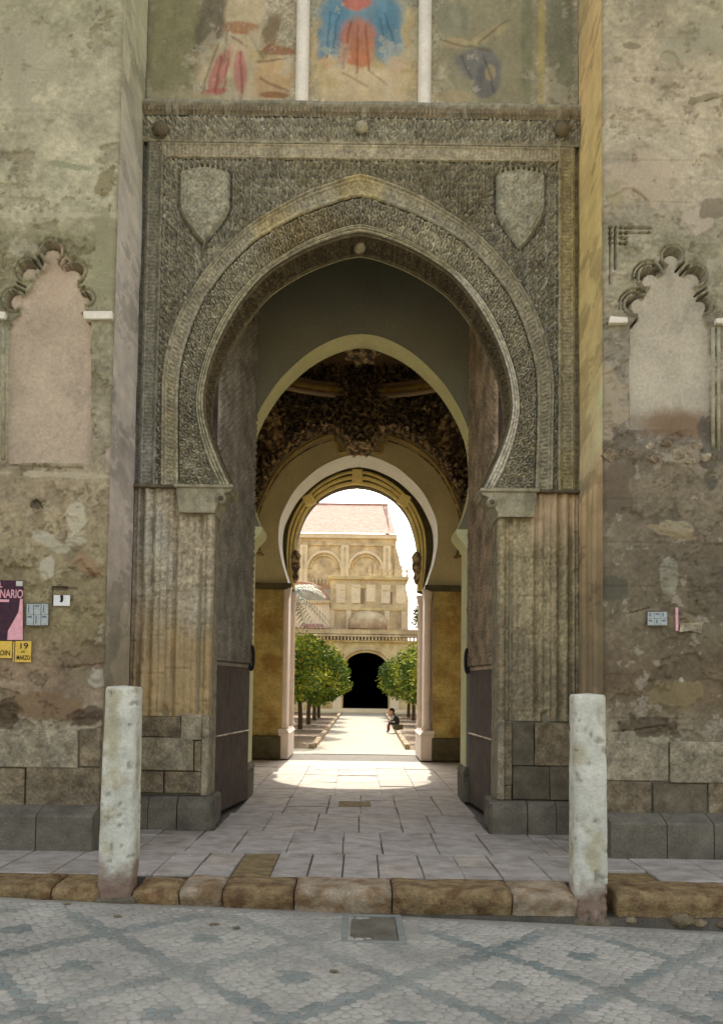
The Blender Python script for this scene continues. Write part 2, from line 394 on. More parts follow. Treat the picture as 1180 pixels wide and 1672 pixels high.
# --- spandrel field, frame, frieze
SH = []
for px0, px1, ptop, ptip in ((291, 378, 268, 396), (808, 893, 272, 405)):
    xa, zt = at(px0, ptop, 11.45); xb_, _ = at(px1, ptop, 11.45); _, zb_ = at((px0 + px1) / 2, ptip, 11.45); SH.append(((xa + xb_) / 2, (xb_ - xa) / 2, zt, zt - zb_))
def shd(U, Tt, hw, H):
    wd = np.where(Tt < .5, .92 + .12 * np.exp(-(Tt / .06) ** 2), .92 * np.clip(1 - (np.clip(Tt - .5, 0, 9) / .5) ** 1.45, 0, 1))
    top = .10 - .08 * (1 - U ** 2)
    return np.minimum((wd - np.abs(U)) * hw * np.where(Tt > .5, .85, 1), (Tt - top) * H)
def MOAT(X, Z):
    r_ = np.zeros(X.shape)
    for cx, hw, zt, H in SH:
        d = shd((X - cx) / hw, (zt - Z) / H, hw, H); r_ = np.maximum(r_, .07 * sst(-.055, -.02, d))
    return r_
step = .0115
xs = np.arange(-HW, HW + 1e-6, step) + CX
def inside_curve(X, Z, curve):
    zz = curve[:, 1]; n = len(zz); ap = int(np.argmax(zz))
    # right half-width as function of z (monotone pieces handled by dense even-odd test)
    from_x = np.abs(X - CX)
    half = curve[ap:]; hx = half[:, 0] - CX; hz = half[:, 1]
    o = np.argsort(hz); return (from_x < np.interp(Z, hz[o], hx[o])) & (Z < hz.max())
frame_in = 2.375; frame_top = 8.035
zs = np.arange(4.03, frame_top + 1e-6, step)
xs1 = np.arange(-frame_in, frame_in + 1e-6, step) + CX
X, Z = np.meshgrid(xs1, zs, indexing='ij')
e1s = np.stack([CX + (e1[:, 0] - CX) * .985, e1[:, 1] - .02], 1)
mask = ~inside_curve(X, Z, e1s)
hgt = carve(X - CX + 20, Z, .108, 2)
hgt2 = carve(X - CX + 20, Z, .21, 12)
Y = .055 - .09 * hgt - .02 * hgt2 + MOAT(X, Z)
Vs = np.stack([X, Y, Z], -1); cl = stonecol(X, Z, GREEN, 61, .26, A(146, 141, 118))
for nm, sel in (('spandrel', X < CX + step * .6), ('spandrel', X > CX - step * .6)):
    grid(nm, Vs, M['stonecol'], GH, mask=mask & sel, col=cl)
# shields get a sunk margin: see MOAT
# vertical frame strips, profile across
def strip_y(d, Z):      # d distance in from the outer edge 0..0.27
    comb = .022 * (.5 + .5 * np.sin(Z * 2 * np.pi / .045)) * sst(.095, .105, d) * sst(.20, .19, d)
    y = .02 - comb - bead(d, .245, .022, .05) - bead(d, .215, .012, .025) - bead(d, .085, .012, .03) + .10 * sst(.055, .035, d) * sst(-.01, .012, d) + 0 * Z
    return y + .014 * (fbm(d * 20, Z * 3, 77) - .5)
for s in (-1, 1):
    h = np.arange(frame_in, HW + 1e-6, .009); h[-1] = HW
    zz = np.arange(4.03, 8.24, .0115)
    Hh, Z = np.meshgrid(h, zz, indexing='ij'); X = CX + s * Hh
    Y = strip_y(HW - Hh, Z)
    base = A(140, 137, 118) if s < 0 else A(152, 145, 118)
    grid('frame_strip', np.stack([X, Y, Z], -1), M['stonecol'], GH, col=stonecol(X, Z, base, 71 + s, .26, A(150, 146, 132) if s < 0 else A(152, 142, 104)), flip=(s < 0))
# horizontal comb band
X, Z = np.meshgrid(np.arange(-frame_in - .1, frame_in + .1, .0115) + CX, np.arange(8.035, 8.26, .009), indexing='ij')
t = (Z - 8.035) / .225
Y = .01 - .022 * (.5 + .5 * np.sin(X * 2 * np.pi / .045)) * sst(.16, .22, t) * sst(.74, .68, t) - bead(t, .08, .07, .04) - bead(t, .80, .06, .03) + .04 * sst(.9, .98, t)
mk = np.abs(X - CX) < (frame_in + (Z - 8.035) * .6)
grid('comb_band', np.stack([X, Y - .004, Z], -1), M['stonecol'], GH, mask=mk, col=stonecol(X, Z, A(158, 150, 124), 81, .25, A(128, 124, 98)))
# frieze
X, Z = np.meshgrid(np.arange(-HW, HW + 1e-6, .0115) + CX, np.arange(8.25, 8.56, .0115), indexing='ij')
t = (Z - 8.25) / .31
Y = .02 - .075 * carve(X + 11, Z, .115, 22) * sst(.08, .12, t) * sst(.97, .93, t) - bead(t, .04, .04, .03) - .03 * t
frc = stonecol(X, Z, A(154, 151, 132), 91, .25)
k = sst(1, .3, np.hypot((X - at(457, 210, 11.45)[0]) / .14, (Z - at(457, 210, 11.45)[1]) / .09) + .5 * fbm(X * 9, Z * 9, 3))[..., None]
frc = frc * (1 - k) + A(190, 188, 176) * k
grid('frieze', np.stack([X, Y, Z], -1), M['stonecol'], GH, col=frc)
# cornice with dentils
cpf = [(-.03, 8.555), (-.05, 8.565), (-.055, 8.60), (-.07, 8.615), (-.075, 8.66), (-.10, 8.675), (-.105, 8.715), (.1, 8.73)]
Xc = np.linspace(-HW, HW, 300) + CX
V = np.array([[(x, y + .004 * math.sin(x * 13) * (i in (4, 5, 6)), z + .004 * math.sin(x * 7 + i)) for (y, z) in cpf] for i, x in enumerate(Xc)])
for i in range(len(V)): V[i, :, 2] = [z + .005 * math.sin(Xc[i] * 5) for y, z in cpf]
grid('cornice', V, M['stonecol'], GH, col=stonecol(V[..., 0], V[..., 2] * 3, A(142, 138, 118), 95, .3))
V = []; Fc = []
for i in range(112):
    x = CX - HW + .03 + i * (2 * HW - .06) / 111; b = len(V)
    if random.random() < .06: continue
    for dx in (-.013, .013):
        for (y, z) in ((-.05, 8.56), (-.085, 8.60), (-.085, 8.655), (-.05, 8.66)): V.append((x + dx, y, z))
    Fc += [(b, b + 1, b + 2, b + 3), (b + 7, b + 6, b + 5, b + 4), (b, b + 4, b + 5, b + 1), (b + 1, b + 5, b + 6, b + 2)]
raw('dentils', V, Fc, M['ashlar'], GH)['kind'] = 'stuff'
# bosses
for px, py, r, m_ in ((262, 208, .10, 'doorplain'), (590, 205, .085, 'moulding'), (918, 208, .10, 'doorplain')):
    x, z = at(px, py, 11.4)
    bm = bmesh.new(); bmesh.ops.create_uvsphere(bm, u_segments=20, v_segments=12, radius=r)
    for v in bm.verts:
        a = math.atan2(v.co.z, v.co.x); rr = math.hypot(v.co.x, v.co.z)
        v.co *= 1 + .09 * math.cos(8 * a) * min(1, rr / r * 1.3); v.co.y *= .7
    bmesh.ops.translate(bm, vec=(x, -.06, z), verts=bm.verts)
    frombm('boss', bm, M['moulding'] if m_ == 'moulding' else M['ashlar_dark'], GH, True)
x, z = at(590, 402, 11.9)
bm = bmesh.new(); bmesh.ops.create_icosphere(bm, subdivisions=3, radius=.075)
for v in bm.verts: v.co.z *= .9; v.co.y *= 1.3; v.co *= 1 + .08 * math.sin(30 * v.co.x) * math.sin(30 * v.co.z)
bmesh.ops.translate(bm, vec=(CX, .28, 7.08), verts=bm.verts); frombm('keystone_boss', bm, M['moulding'], GH, True)
# shields
def shield(px0, px1, ptop, ptip):
    xa, zt = at(px0, ptop, 11.45); xb, _ = at(px1, ptop, 11.45); _, zb = at((px0 + px1) / 2, ptip, 11.45)
    cx = (xa + xb) / 2; hw = (xb - xa) / 2; H = zt - zb
    U, Tt = np.meshgrid(np.linspace(-1.12, 1.12, 74), np.linspace(-.05, 1.04, 110), indexing='ij')
    d = shd(U, Tt, hw, H)
    X = cx + U * hw; Z = zt - Tt * H
    prof = sst(0, .02, d) * .085 - .022 * sst(.022, .034, d)
    q_ = np.abs(np.sin((X - cx) * 13)) * np.abs(np.sin(Z * 11)); rel = (.045 * (fbm(X * 8, Z * 8, 5, 5, .62) - .3) + .016 * sst(.4, .5, q_) + .012 * carve(X, Z, .07, 41)) * sst(.035, .05, d)
    Y = .02 - prof - rel * sst(.02, .04, d)
    grid('shield', np.stack([X, Y, Z], -1), M['stonecol'], GH, mask=d > -.012, col=stonecol(X, Z, A(156, 153, 130), 101, .16), flip=True)
    for i in range(9):      # little crown points along the top edge
        u = -.8 + i * .2; x = cx + u * hw; z = zt - (.10 - .08 * (1 - u * u)) * H + .03
        raw('crown_point', [(x - .017, -.03, z - .03), (x + .017, -.03, z - .03), (x, -.05, z + .028), (x, .03, z)], [(0, 1, 2), (1, 3, 2), (0, 2, 3), (0, 3, 1)], M['moulding'], GH)
shield(291, 378, 268, 396)
shield(808, 893, 272, 405)

# --- painted panels above the cornice
def seg(X, Z, D, x0, y0, x1, y1, wpx):
    a = np.array(at(x0, y0, D)); b = np.array(at(x1, y1, D)); ab = b - a
    t = np.clip(((X - a[0]) * ab[0] + (Z - a[1]) * ab[1]) / (ab @ ab), 0, 1)
    return np.hypot(X - a[0] - t * ab[0], Z - a[1] - t * ab[1]) - wpx * D / F
YF = .12; DF = D0 + YF
X, Z = np.meshgrid(np.arange(-HW, HW + .005, .014) + CX, np.arange(8.70, 11.6, .014), indexing='ij')
col = stonecol(X, Z, A(168, 160, 134), 111, .12, A(150, 146, 122))
def blob(c, X, Z, D, px, py, rx, ry, rgb, ang=0, soft=.25, wob=.5, op=1.0, seed=0):
    cx, cz = at(px, py, D); s = D / F
    dx = (X - cx) / s; dz = -(Z - cz) / s
    ca, sa = math.cos(ang), math.sin(ang)
    u = (dx * ca + dz * sa) / rx; v = (-dx * sa + dz * ca) / ry
    d = np.hypot(u, v) + wob * (fbm(X * 7, Z * 7, seed + int(px)) - .5)
    k = (op * sst(1 + soft, 1 - soft, d))[..., None]
    return c * (1 - k) + A(*rgb)[None, None] * k
P_ = lambda *a, **k: blob(col, X, Z, DF, *a, **k)
for a in [  # left panel: pale seated figure with rose robe, generic
    (285, 60, 50, 120, (128, 126, 92)), (345, 40, 26, 90, (98, 92, 74), .2), (400, 110, 80, 55, (178, 164, 132)), (400, 20, 34, 40, (186, 172, 138)),
    (395, 45, 32, 12, (150, 110, 76)), (430, 80, 26, 40, (170, 152, 112), -.5), (440, 60, 14, 40, (120, 104, 78), .3), (358, 118, 13, 46, (172, 116, 104), .35), (392, 118, 11, 40, (172, 118, 106), -.05),
    (343, 152, 24, 7, (170, 104, 92), -.2), (452, 118, 32, 30, (184, 162, 122)), (446, 130, 34, 34, (176, 150, 110)), (455, 82, 30, 8, (140, 100, 72), .1), (450, 155, 26, 6, (130, 92, 62)), (300, 160, 60, 14, (160, 152, 122)),
    # centre: generic robed form, warm red under blue
    (594, 90, 92, 130, (176, 158, 114)), (590, 14, 70, 48, (92, 130, 146)), (544, 50, 26, 52, (88, 128, 146), .2), (632, 54, 26, 58, (88, 128, 146), -.15), (583, 68, 31, 42, (166, 108, 82)), (583, 4, 26, 14, (172, 98, 78)), (578, 100, 30, 20, (178, 118, 84)),
    (535, 100, 12, 12, (188, 160, 118)), (612, 130, 56, 20, (188, 172, 138)), (560, 118, 30, 14, (192, 176, 140)), (648, 105, 14, 16, (182, 150, 112)), (590, 155, 80, 18, (182, 166, 132)),
    # right: dim grey-blue figure
    (800, 80, 92, 130, (136, 132, 104)), (745, 70, 26, 9, (164, 150, 114), .1), (800, 55, 40, 9, (158, 148, 112), -.5), (780, 104, 40, 30, (108, 108, 104)), (795, 130, 22, 34, (104, 104, 100), .3), (800, 118, 10, 16, (150, 138, 104)), (740, 30, 30, 30, (130, 130, 108)), (740, 158, 34, 12, (156, 144, 112)),
    (915, 70, 26, 130, (116, 118, 96)), (884, 80, 5, 120, (164, 152, 96)), (860, 60, 10, 130, (122, 124, 98))]:
    col = blob(col, X, Z, DF, *a[:5], ang=a[5] if len(a) > 5 else 0, soft=.22, wob=.55, op=.85)
for (x0, y0, x1, y1, c_, wd) in [(352, 150, 362, 92, (130, 76, 66), 1.5), (366, 150, 372, 96, (136, 82, 70), 1.2), (396, 152, 392, 84, (130, 76, 66), 1.4), (330, 150, 356, 70, (110, 100, 78), 1.2), (420, 100, 470, 96, (108, 92, 70), 1.3), (424, 128, 470, 150, (112, 84, 62), 1.5), (380, 60, 402, 74, (120, 84, 66), 1.4), (372, 40, 366, 100, (122, 108, 84), 1.2), (410, 60, 430, 96, (120, 104, 78), 1.2),
        (572, 36, 560, 110, (120, 70, 54), 1.3), (584, 40, 582, 118, (124, 74, 56), 1.2), (598, 40, 602, 112, (126, 76, 58), 1.3), (540, 20, 534, 92, (60, 92, 108), 1.4), (552, 24, 546, 84, (66, 96, 110), 1.0), (628, 22, 646, 80, (60, 92, 108), 1.3), (620, 30, 632, 88, (70, 100, 112), 1.0), (560, 118, 600, 140, (140, 122, 94), 1.2), (600, 112, 634, 138, (140, 120, 92), 1.2),
        (718, 66, 800, 82, (100, 92, 74), 1.4), (780, 70, 826, 34, (104, 96, 76), 1.3), (752, 90, 770, 130, (78, 78, 76), 1.3), (790, 90, 806, 150, (76, 76, 74), 1.3)]:
    q = seg(X + .05 * (fbm(X * 6, Z * 6, 3) - .5), Z + .05 * (fbm(X * 6, Z * 6, 4) - .5), DF, x0, y0, x1, y1, wd); k = (sst(.012, 0, q) * .6)[..., None]; col = col * (1 - k) + A(*c_) * k
k = (sst(.64, .65, fbm(X * 3, Z * 3, 888, 7, .66)) * .45)[..., None]; col = col * (1 - k) + A(178, 172, 150) * k
fs = fbm(X * 14, Z * 5, 7, 5, .6)[..., None]; col = col * (.8 + .4 * fs)
for x0, x1 in ((-9, at(494, 60, DF)[0]), (at(494, 60, DF)[0], at(694, 60, DF)[0]), (at(694, 60, DF)[0], 9)):
    sel = (X > x0 - .016) & (X < x1 + .001)
    V = np.stack([X, YF + .004 * fbm(X * 3, Z * 3, 1), Z], -1)
    grid('painted_panel', V, M['fresco'], GH, mask=sel, col=col)
for px in (494, 693):
    x, _ = at(px, 100, DF - .03)
    q = lathe('colonnette', x, .06, [(.10, 8.72), (.10, 8.76), (.082, 8.79), (.08, 11.55)], M['impost'], GH, 18)
# --- masonry behind everything
TOP = 17.0
hole = [tuple(p) for p in c1[::6]] + [(c1[-1][0], 3.98), (CX + 1.70, 3.7), (CX + 1.70, -.2), (CX - 1.70, -.2), (CX - 1.70, 3.7), (c1[0][0], 3.98)]
def off(hl, d):   # push outwards a little
    cx, cz = CX, 4.6
    return [(cx + (x - cx) * (1 + d / 1.7), z + (d * .6 if z > 5 else 0)) for x, z in hl]
holed('portal_wall', [(-3.3, -.3), (3.3, -.3), (3.3, TOP), (-3.3, TOP)], off(hole, .03), .13, .605, M['grey'], GH)
for s in (-1, 1):
    a, b = sorted((s * 1.93, s * 3.3)); boxm('chamber_wall', a, b, .605, 3.0, 0, TOP, M['grey'], GH)
boxm('chamber_ceiling', -1.93, 1.93, .605, 3.0, 8.3, TOP, M['grey'], GH)
# --- second arch
a2 = full(A2, 60, 0)
hole2 = [tuple(p) for p in a2] + [(1.46, 3.93), (1.62, 3.80), (1.62, -.2), (-1.62, -.2), (-1.62, 3.80), (-1.46, 3.93)]
holed('second_arch_wall', [(-3.4, -.3), (3.4, -.3), (3.4, TOP), (-3.4, TOP)], hole2, 3.0, 3.65, M['grey'], GH)
a2d = full(A2, 120, 0); yy = np.linspace(2.99, 3.66, 6)
V = np.array([[(x * .997, y, z - .004) for y in yy] for x, z in a2d]); grid('second_arch_soffit', V, M['cream'], GH)
for s in (-1, 1):
    bx = sorted((s * 1.615, s * 1.60)); boxm('jamb_facing', bx[0], bx[1], 2.98, 3.66, .5, 3.80, M['cream'], GH)
    poly = [(s * 1.70, 3.70), (s * 1.60, 3.72), (s * 1.56, 3.80), (s * 1.46, 3.92), (s * 1.44, 3.96), (s * 1.44, 4.02), (s * 1.70, 4.02)]
    prism('impost', poly, 2.93, 3.70, M['cream'], GH)
    bb = sorted((s * 1.56, s * 1.80)); o = boxm('jamb_base', bb[0], bb[1], 2.86, 3.72, 0, .42, M['plinth'], GH, .025, .01)
    prism('jamb_base_cap', [(s * 1.555, .42), (s * 1.60, .52), (s * 1.80, .52), (s * 1.80, .42)], 2.85, 3.73, M['plinth'], GH)
# ornament hanging at the second arch's crown
bm = bmesh.new(); bmesh.ops.create_icosphere(bm, subdivisions=4, radius=1)
for v in bm.verts:
    a = math.atan2(v.co.z, v.co.x); p = v.co.copy(); r = 1 + .18 * math.cos(7 * a) + .12 * math.sin(13 * p.x + 9 * p.z)
    v.co = Vector((p.x * .25 * r, p.y * .16, p.z * .17 * r)) + Vector((0, 3.78, 6.95))
frombm('cartouche', bm, M['deco'], GH, True)
# --- inner chamber
for s in (-1, 1):
    a, b = sorted((s * 3.2, s * 4.2)); boxm('inner_chamber_wall', a, b, 3.65, 10.8, 0, 12, M['olive'], GH)
# dome
prof = []
nd = 24; V = []
for i in range(15):
    t = i / 14 * math.pi / 2
    V.append([(math.cos(t) * 3.1 * math.cos(a), 7.25 + math.cos(t) * 3.5 * math.sin(a), 9.0 + 1.9 * math.sin(t)) for a in np.linspace(0, 2 * math.pi, 49)])
grid('dome', np.array(V), M['vault'], GH, flip=True)
boxm('dome_casing', -4.2, 4.2, 3.65, 10.8, 11.0, 13, M['grey'], GH)
for (r, z, rr) in ((2.75, 8.35, .10), (2.85, 8.5, .07), (2.68, 8.22, .06)):
    tube('ring_cornice', [(r * math.cos(a), 7.6 + r * 1.02 * math.sin(a), z) for a in np.linspace(-.3, math.pi + .3, 70)], rr, M['ochre'] if rr > .08 else M['vault'], GH)
# --- third arch wall
a3 = full(A3, 60, -.02)
hole3 = [tuple(p) for p in a3] + [(1.58 - .02, 3.90), (1.73, 3.86), (1.73, -.2), (-1.70, -.2), (-1.70, 3.86), (-1.60, 3.90)]
holed('third_arch_wall', [(-3.3, -.3), (3.3, -.3), (3.3, 13), (-3.3, 13)], hole3, 10.8, 12.1, M['olive'], GH)
a3d = full(A3, 120, -.02)
V = np.array([[(x * .996, y, z - .005) for y in np.linspace(10.79, 12.12, 6)] for x, z in a3d]); grid('third_arch_soffit', V, M['white'], GH)
# yellow stone piers under it, laid in courses
for s in (-1, 1):
    z = .52; k = 0
    while z < 3.84:
        h = random.choice((.38, .42, .46)); z1 = min(z + h, 3.86)
        xa = 1.715 if s > 0 else 1.69
        cut = [xa, xa + (.35 if k % 2 else .62), xa + (.95 if k % 2 else 1.2), 3.2]
        for i in range(3):
            p, q = sorted((s * cut[i], s * cut[i + 1])); boxm('pier_stone', p + .001, q - .001, 10.74, 10.82, z + .001, z1 - .001, M['ochre'], GH, .004)
        z = z1; k += 1
    p, q = sorted((s * 1.70, s * 3.2)); boxm('pier_base', p, q, 10.66, 10.83, 0, .52, M['darkbase'], GH, .02)
    prism('impost_moulding', [(s * 1.52, 3.98), (s * 1.52, 3.90), (s * 1.66, 3.84), (s * 3.2, 3.84), (s * 3.2, 3.98)], 10.68, 10.84, M['darkbase'], GH)
    # marble plinth and columns in the reveal
    xb = s * 1.60 - .03
    p, q = sorted((s * 1.49 - .04, s * 1.76)); boxm('marble_plinth', p, q, 10.72, 12.72, 0, .58, M['marble'], GH, .015)
    prism('marble_plinth_cap', [(s * 1.47 - .04, .58), (s * 1.55 - .03, .68), (s * 1.76, .68), (s * 1.76, .58)], 10.70, 12.74, M['marble'], GH)
    p, q = sorted((s * 1.60 - .03, s * 1.74)); boxm('marble_facing', p + (.03 if s < 0 else 0), q, 11.0, 12.35, .68, 3.90, M['marble'], GH, .01)
    for (cxx, cyy, rr) in ((s * 1.63 - .03, 10.90, .085), (s * 1.57 - .03, 12.45, .075)):
        lathe('marble_column', cxx, cyy, [(rr * 1.5, .68), (rr * 1.5, .74), (rr * 1.15, .78), (rr, .84), (rr * .93, 3.55), (rr * 1.1, 3.57), (rr * .95, 3.6), (rr * 1.4, 3.78), (rr * 1.6, 3.84), (rr * 1.6, 3.9)], M['marble'], GH, 14)
# stucco decoration over the third arch
X, Z = np.meshgrid(np.arange(-3.1, 3.1, .022), np.arange(4.6, 9.0, .022), indexing='ij')
KH = np.array([0, .22, .34, .5, .68, 1.2, 1.66, 1.95, 2.2, 2.42, 2.55, 3.2]); KZ = np.array([6.93, 6.98, 7.15, 7.38, 7.50, 7.32, 7.0, 6.6, 6.1, 5.5, 4.95, 4.6])
hh = np.abs(X); edge = np.interp(hh, KH, KZ) + .08 * (fbm(X * 5, Z * 5, 3) - .5) + .03 * np.sin(hh * 30)
d = Z - edge
sw = fbm(hh * 2.3, Z * 2.3, 8, 3)
hm = carve(hh + .25 * sw, Z + .25 * sw, .34, 5) * .22 + carve(hh + .1 * sw, Z, .16, 15) * .13 + .12 * fbm(hh * 2, Z * 2, 4)
cen = np.exp(-((hh / .55) ** 4)) * sst(9.0, 8.2, Z) * .35
for (mx, mz, ma, mb) in ((2.02, 7.42, .30, .42),):
    q = np.hypot((hh - mx) / ma, (Z - mz) / mb)
    hm = np.where(q < 1.25, .10 + .16 * np.exp(-((q - 1.05) / .12) ** 2) + .10 * np.clip(1 - q, 0, 1) + .04 * fbm(hh * 9, Z * 9, 3), hm)
pen = np.exp(-((hh / .42) ** 2)) * np.exp(-((Z - 7.6) / .8) ** 2) * .38
Y = 10.78 - (hm + pen + cen) * sst(0, .14, d) - .03
grid('stucco_ornament', np.stack([X, Y, Z], -1), M['deco'], GH, mask=d > -.02)
bm = bmesh.new(); bmesh.ops.create_icosphere(bm, subdivisions=4, radius=1)
for v in bm.verts:
    p = v.co.copy(); a = math.atan2(p.x, p.z); r = 1 + .2 * math.cos(9 * a) * (1 - abs(p.y)) + .1 * math.sin(14 * p.x)
    v.co = Vector((p.x * .34 * r, p.y * .3, p.z * .30 * r)) + Vector((0, 10.55, 7.22))
frombm('pendant_boss', bm, M['deco'], GH, True)
for s in (-1, 1):
    for dlt, rr in ((0, .035), (.12, .016)):
        pts = [(.30, 7.05), (.48, 7.02 + dlt * .3), (.50, 7.22), (.60, 7.26), (.66, 7.42 - dlt), (1.15, 7.23 - dlt), (1.62, 6.90 - dlt), (1.92, 6.52 - dlt * .9), (2.17, 6.02 - dlt * .6), (2.36 - dlt * .5, 5.5), (2.42 - dlt, 5.0), (2.36 - dlt, 4.7), (2.20 - dlt * .3, 4.62)]
        cc = catmull(pts, 90)
        tube('panel_moulding', [(s * x, 10.74, z) for x, z in cc], rr, M['ochre'] if rr > .03 else M['deco'], GH)
# --- fourth, ribbed arch
A4o = [(0, 6.97), (.3, 6.92), (.6, 6.80), (.95, 6.58), (1.27, 6.27), (1.48, 5.95), (1.64, 5.55), (1.70, 5.1), (1.70, 4.7), (1.66, 4.3), (1.62, 4.0)]
A4i = [(0, 6.60), (.3, 6.56), (.6, 6.46), (.9, 6.28), (1.13, 6.04), (1.30, 5.76), (1.42, 5.4), (1.48, 5.1), (1.50, 4.7), (1.51, 4.3), (1.51, 4.0)]
c4 = -.06
a4i = full(A4i, 50, c4)
hole4 = [tuple(p) for p in a4i] + [(1.66 + c4, 3.95), (1.66 + c4, -.2), (-1.66 + c4, -.2), (-1.66 + c4, 3.95)]
holed('fourth_arch_wall', [(-3.3, -.3), (3.3, -.3), (3.3, 13), (-3.3, 13)], hole4, 12.52, 12.85, M['darkbase'], GH)  # backing coloured dark to stand for shade between the ribs
qo = full(A4o, 90, c4); qi = full(A4i, 90, c4)
for t, rr in ((.10, .052), (.5, .05), (.88, .045)):
    cc = qi * (1 - t) + qo * t
    tube('arch_rib', [(x, 12.30, z) for x, z in cc], rr, M['ribstone'], GH, 8, rf=lambda u: .5 + .5 * math.sin(math.pi * u) ** 1.5)
for f in (.5, .315, .685):
    i = int(f * (len(qo) - 1)); a = qi[i]; b = qo[i]; m = (a + b) / 2; dv = (b - a); L_ = np.hypot(*dv); an = math.atan2(dv[1], dv[0])
    bm = bmesh.new(); bmesh.ops.create_cube(bm, size=1); bmesh.ops.scale(bm, vec=(L_ * 1.02, .2, .26), verts=bm.verts)
    bmesh.ops.rotate(bm, matrix=Matrix.Rotation(-an, 3, 'Y'), verts=bm.verts); bmesh.ops.translate(bm, vec=(m[0], 12.29, m[1]), verts=bm.verts)
    bmesh.ops.bevel(bm, geom=bm.edges[:], offset=.02, segments=1, affect='EDGES'); frombm('rib_block', bm, M['ribstone'], GH)
for s in (-1, 1):
    lathe('rib_corbel', s * 1.47 + c4, 12.28, [(.03, 4.15), (.08, 4.3), (.06, 4.42), (.12, 4.55), (.10, 4.7), (.13, 4.82), (.05, 4.95)], M['deco'], GH, 12)
# --- front piers
def pier_prof(h):   # depth forward (m) as function of half-width
    y = np.zeros_like(h)
    for c, wd, ht in ((1.735, .045, .06), (1.90, .03, .008), (1.98, .03, .008), (2.09, .035, .05), (2.20, .035, .022), (2.30, .02, .02), (2.365, .032, .05), (2.49, .036, .055), (2.59, .02, .03)):
        y += bead(h, c, wd, ht)
    for c, wd, dp in ((1.845, .020, .05), (2.15, .012, .025), (2.425, .014, .045), (2.55, .014, .05)):
        y -= dp * np.exp(-((h - c) / wd) ** 2)
    return y
for s in (-1, 1):
    Hh, Z = np.meshgrid(np.arange(1.685, HW + .001, .0085), np.arange(1.30, 4.04, .016), indexing='ij')
    X = CX + s * Hh; wear = fbm(X * 2.2, Z * 1.3, 200 + s, 5, .6)
    fade = sst(.72, .45, wear) * .75 + .25; fade = fade * sst(1.30, 1.62, Z + .35 * fbm(X * 5, Z * 5, 7))
    pf = pier_prof(Hh) * fade
    er = .035 * fbm(X * 8, Z * 7, 210, 5, .65) + .04 * sst(.62, .8, fbm(X * 4, Z * 3, 222)) * sst(2.2, 1.3, Z)
    Y = .075 - pf + er
    Y = np.where(Hh < 1.70, Y + .03, Y)
    if s < 0:
        cb = stonecol(X, Z, A(172, 160, 132), 230, .2, A(178, 174, 156)); zt = sst(2.9, 2.0, Z + .5 * (fbm(X * 3, Z * 2, 231) - .5))[..., None] * .75
        cb = cb * (1 - zt) + A(178, 150, 98) * zt * (.8 + .4 * fbm(X * 5, Z * 3, 3)[..., None])
        k = sst(2.42, 2.6, Hh)[..., None] * .5; cb = cb * (1 - k) + A(112, 92, 74) * k
    else:
        cb = stonecol(X, Z, A(158, 146, 112), 240, .2, A(140, 128, 100)); k = (sst(3.4, 3.9, Z + .3 * fbm(X * 3, Z * 2, 3)) * sst(2.0, 2.15, Hh))[..., None] * .85
        cb = cb * (1 - k) + A(206, 184, 148) * k
    streak = .8 + .4 * fbm(X * 7, Z * 5, 250, 6, .65)
    cb = cb * streak[..., None]
    jn = Z * 2.2 + .15 * np.floor(Hh * 3.1); jd = np.minimum((jn % 1), 1 - (jn % 1)) / 2.2; Y = Y + .02 * sst(.012, .004, jd) * sst(.42, .5, fbm(X * 2, Z * 2, 260, 4))
    grid('moulded_pier', np.stack([X, Y, Z], -1), M['stonecol'], GH, col=cb, flip=(s < 0))
    # jamb return
    Yj, Zj = np.meshgrid(np.linspace(.09, .62, 20), np.arange(.36, 3.75, .03), indexing='ij')
    Xj = CX + s * (1.69 + .012 * fbm(Yj * 6, Zj * 6, 9)); o = grid('jamb', np.stack([Xj, Yj, Zj], -1), M['ashlar_pale'], GH, flip=(s > 0))
    # capital with volute
    poly = [(CX + s * h, z) for h, z in ((2.12, 4.025), (1.475, 4.025), (1.475, 3.985), (1.50, 3.955), (1.535, 3.95), (1.585, 3.915), (1.615, 3.86), (1.64, 3.80), (1.665, 3.765), (1.675, 3.735), (1.68, 3.70), (2.10, 3.70), (2.11, 3.80), (2.135, 3.95))]
    prism('capital', poly, -.015, .63, M['moulding'], GH, .004)
    boxm('abacus', *sorted((CX + s * 1.46, CX + s * 2.16)), -.05, .64, 4.0, 4.04, M['moulding'], GH, .008)
    for (h, z, r) in ((1.60, 3.875, .062), (1.60, 3.875, .03)):
        tube('volute', [(CX + s * h, -.035 + (-.015 if r < .05 else 0), z), (CX + s * h, .10, z)], r, M['moulding'] if r > .05 else M['ashlar_dark'], GH, 14)
    boxm('capital_fillet', *sorted((CX + s * 1.70, CX + s * 2.08)), -.03, .02, 3.70, 3.73, M['moulding'], GH, .006)
    # panel end lip
    boxm('panel_lip', *sorted((CX + s * 2.14, CX + s * HW)), -.03, .1, 4.0, 4.035, M['ashlar_dark'], GH, .006, .003)
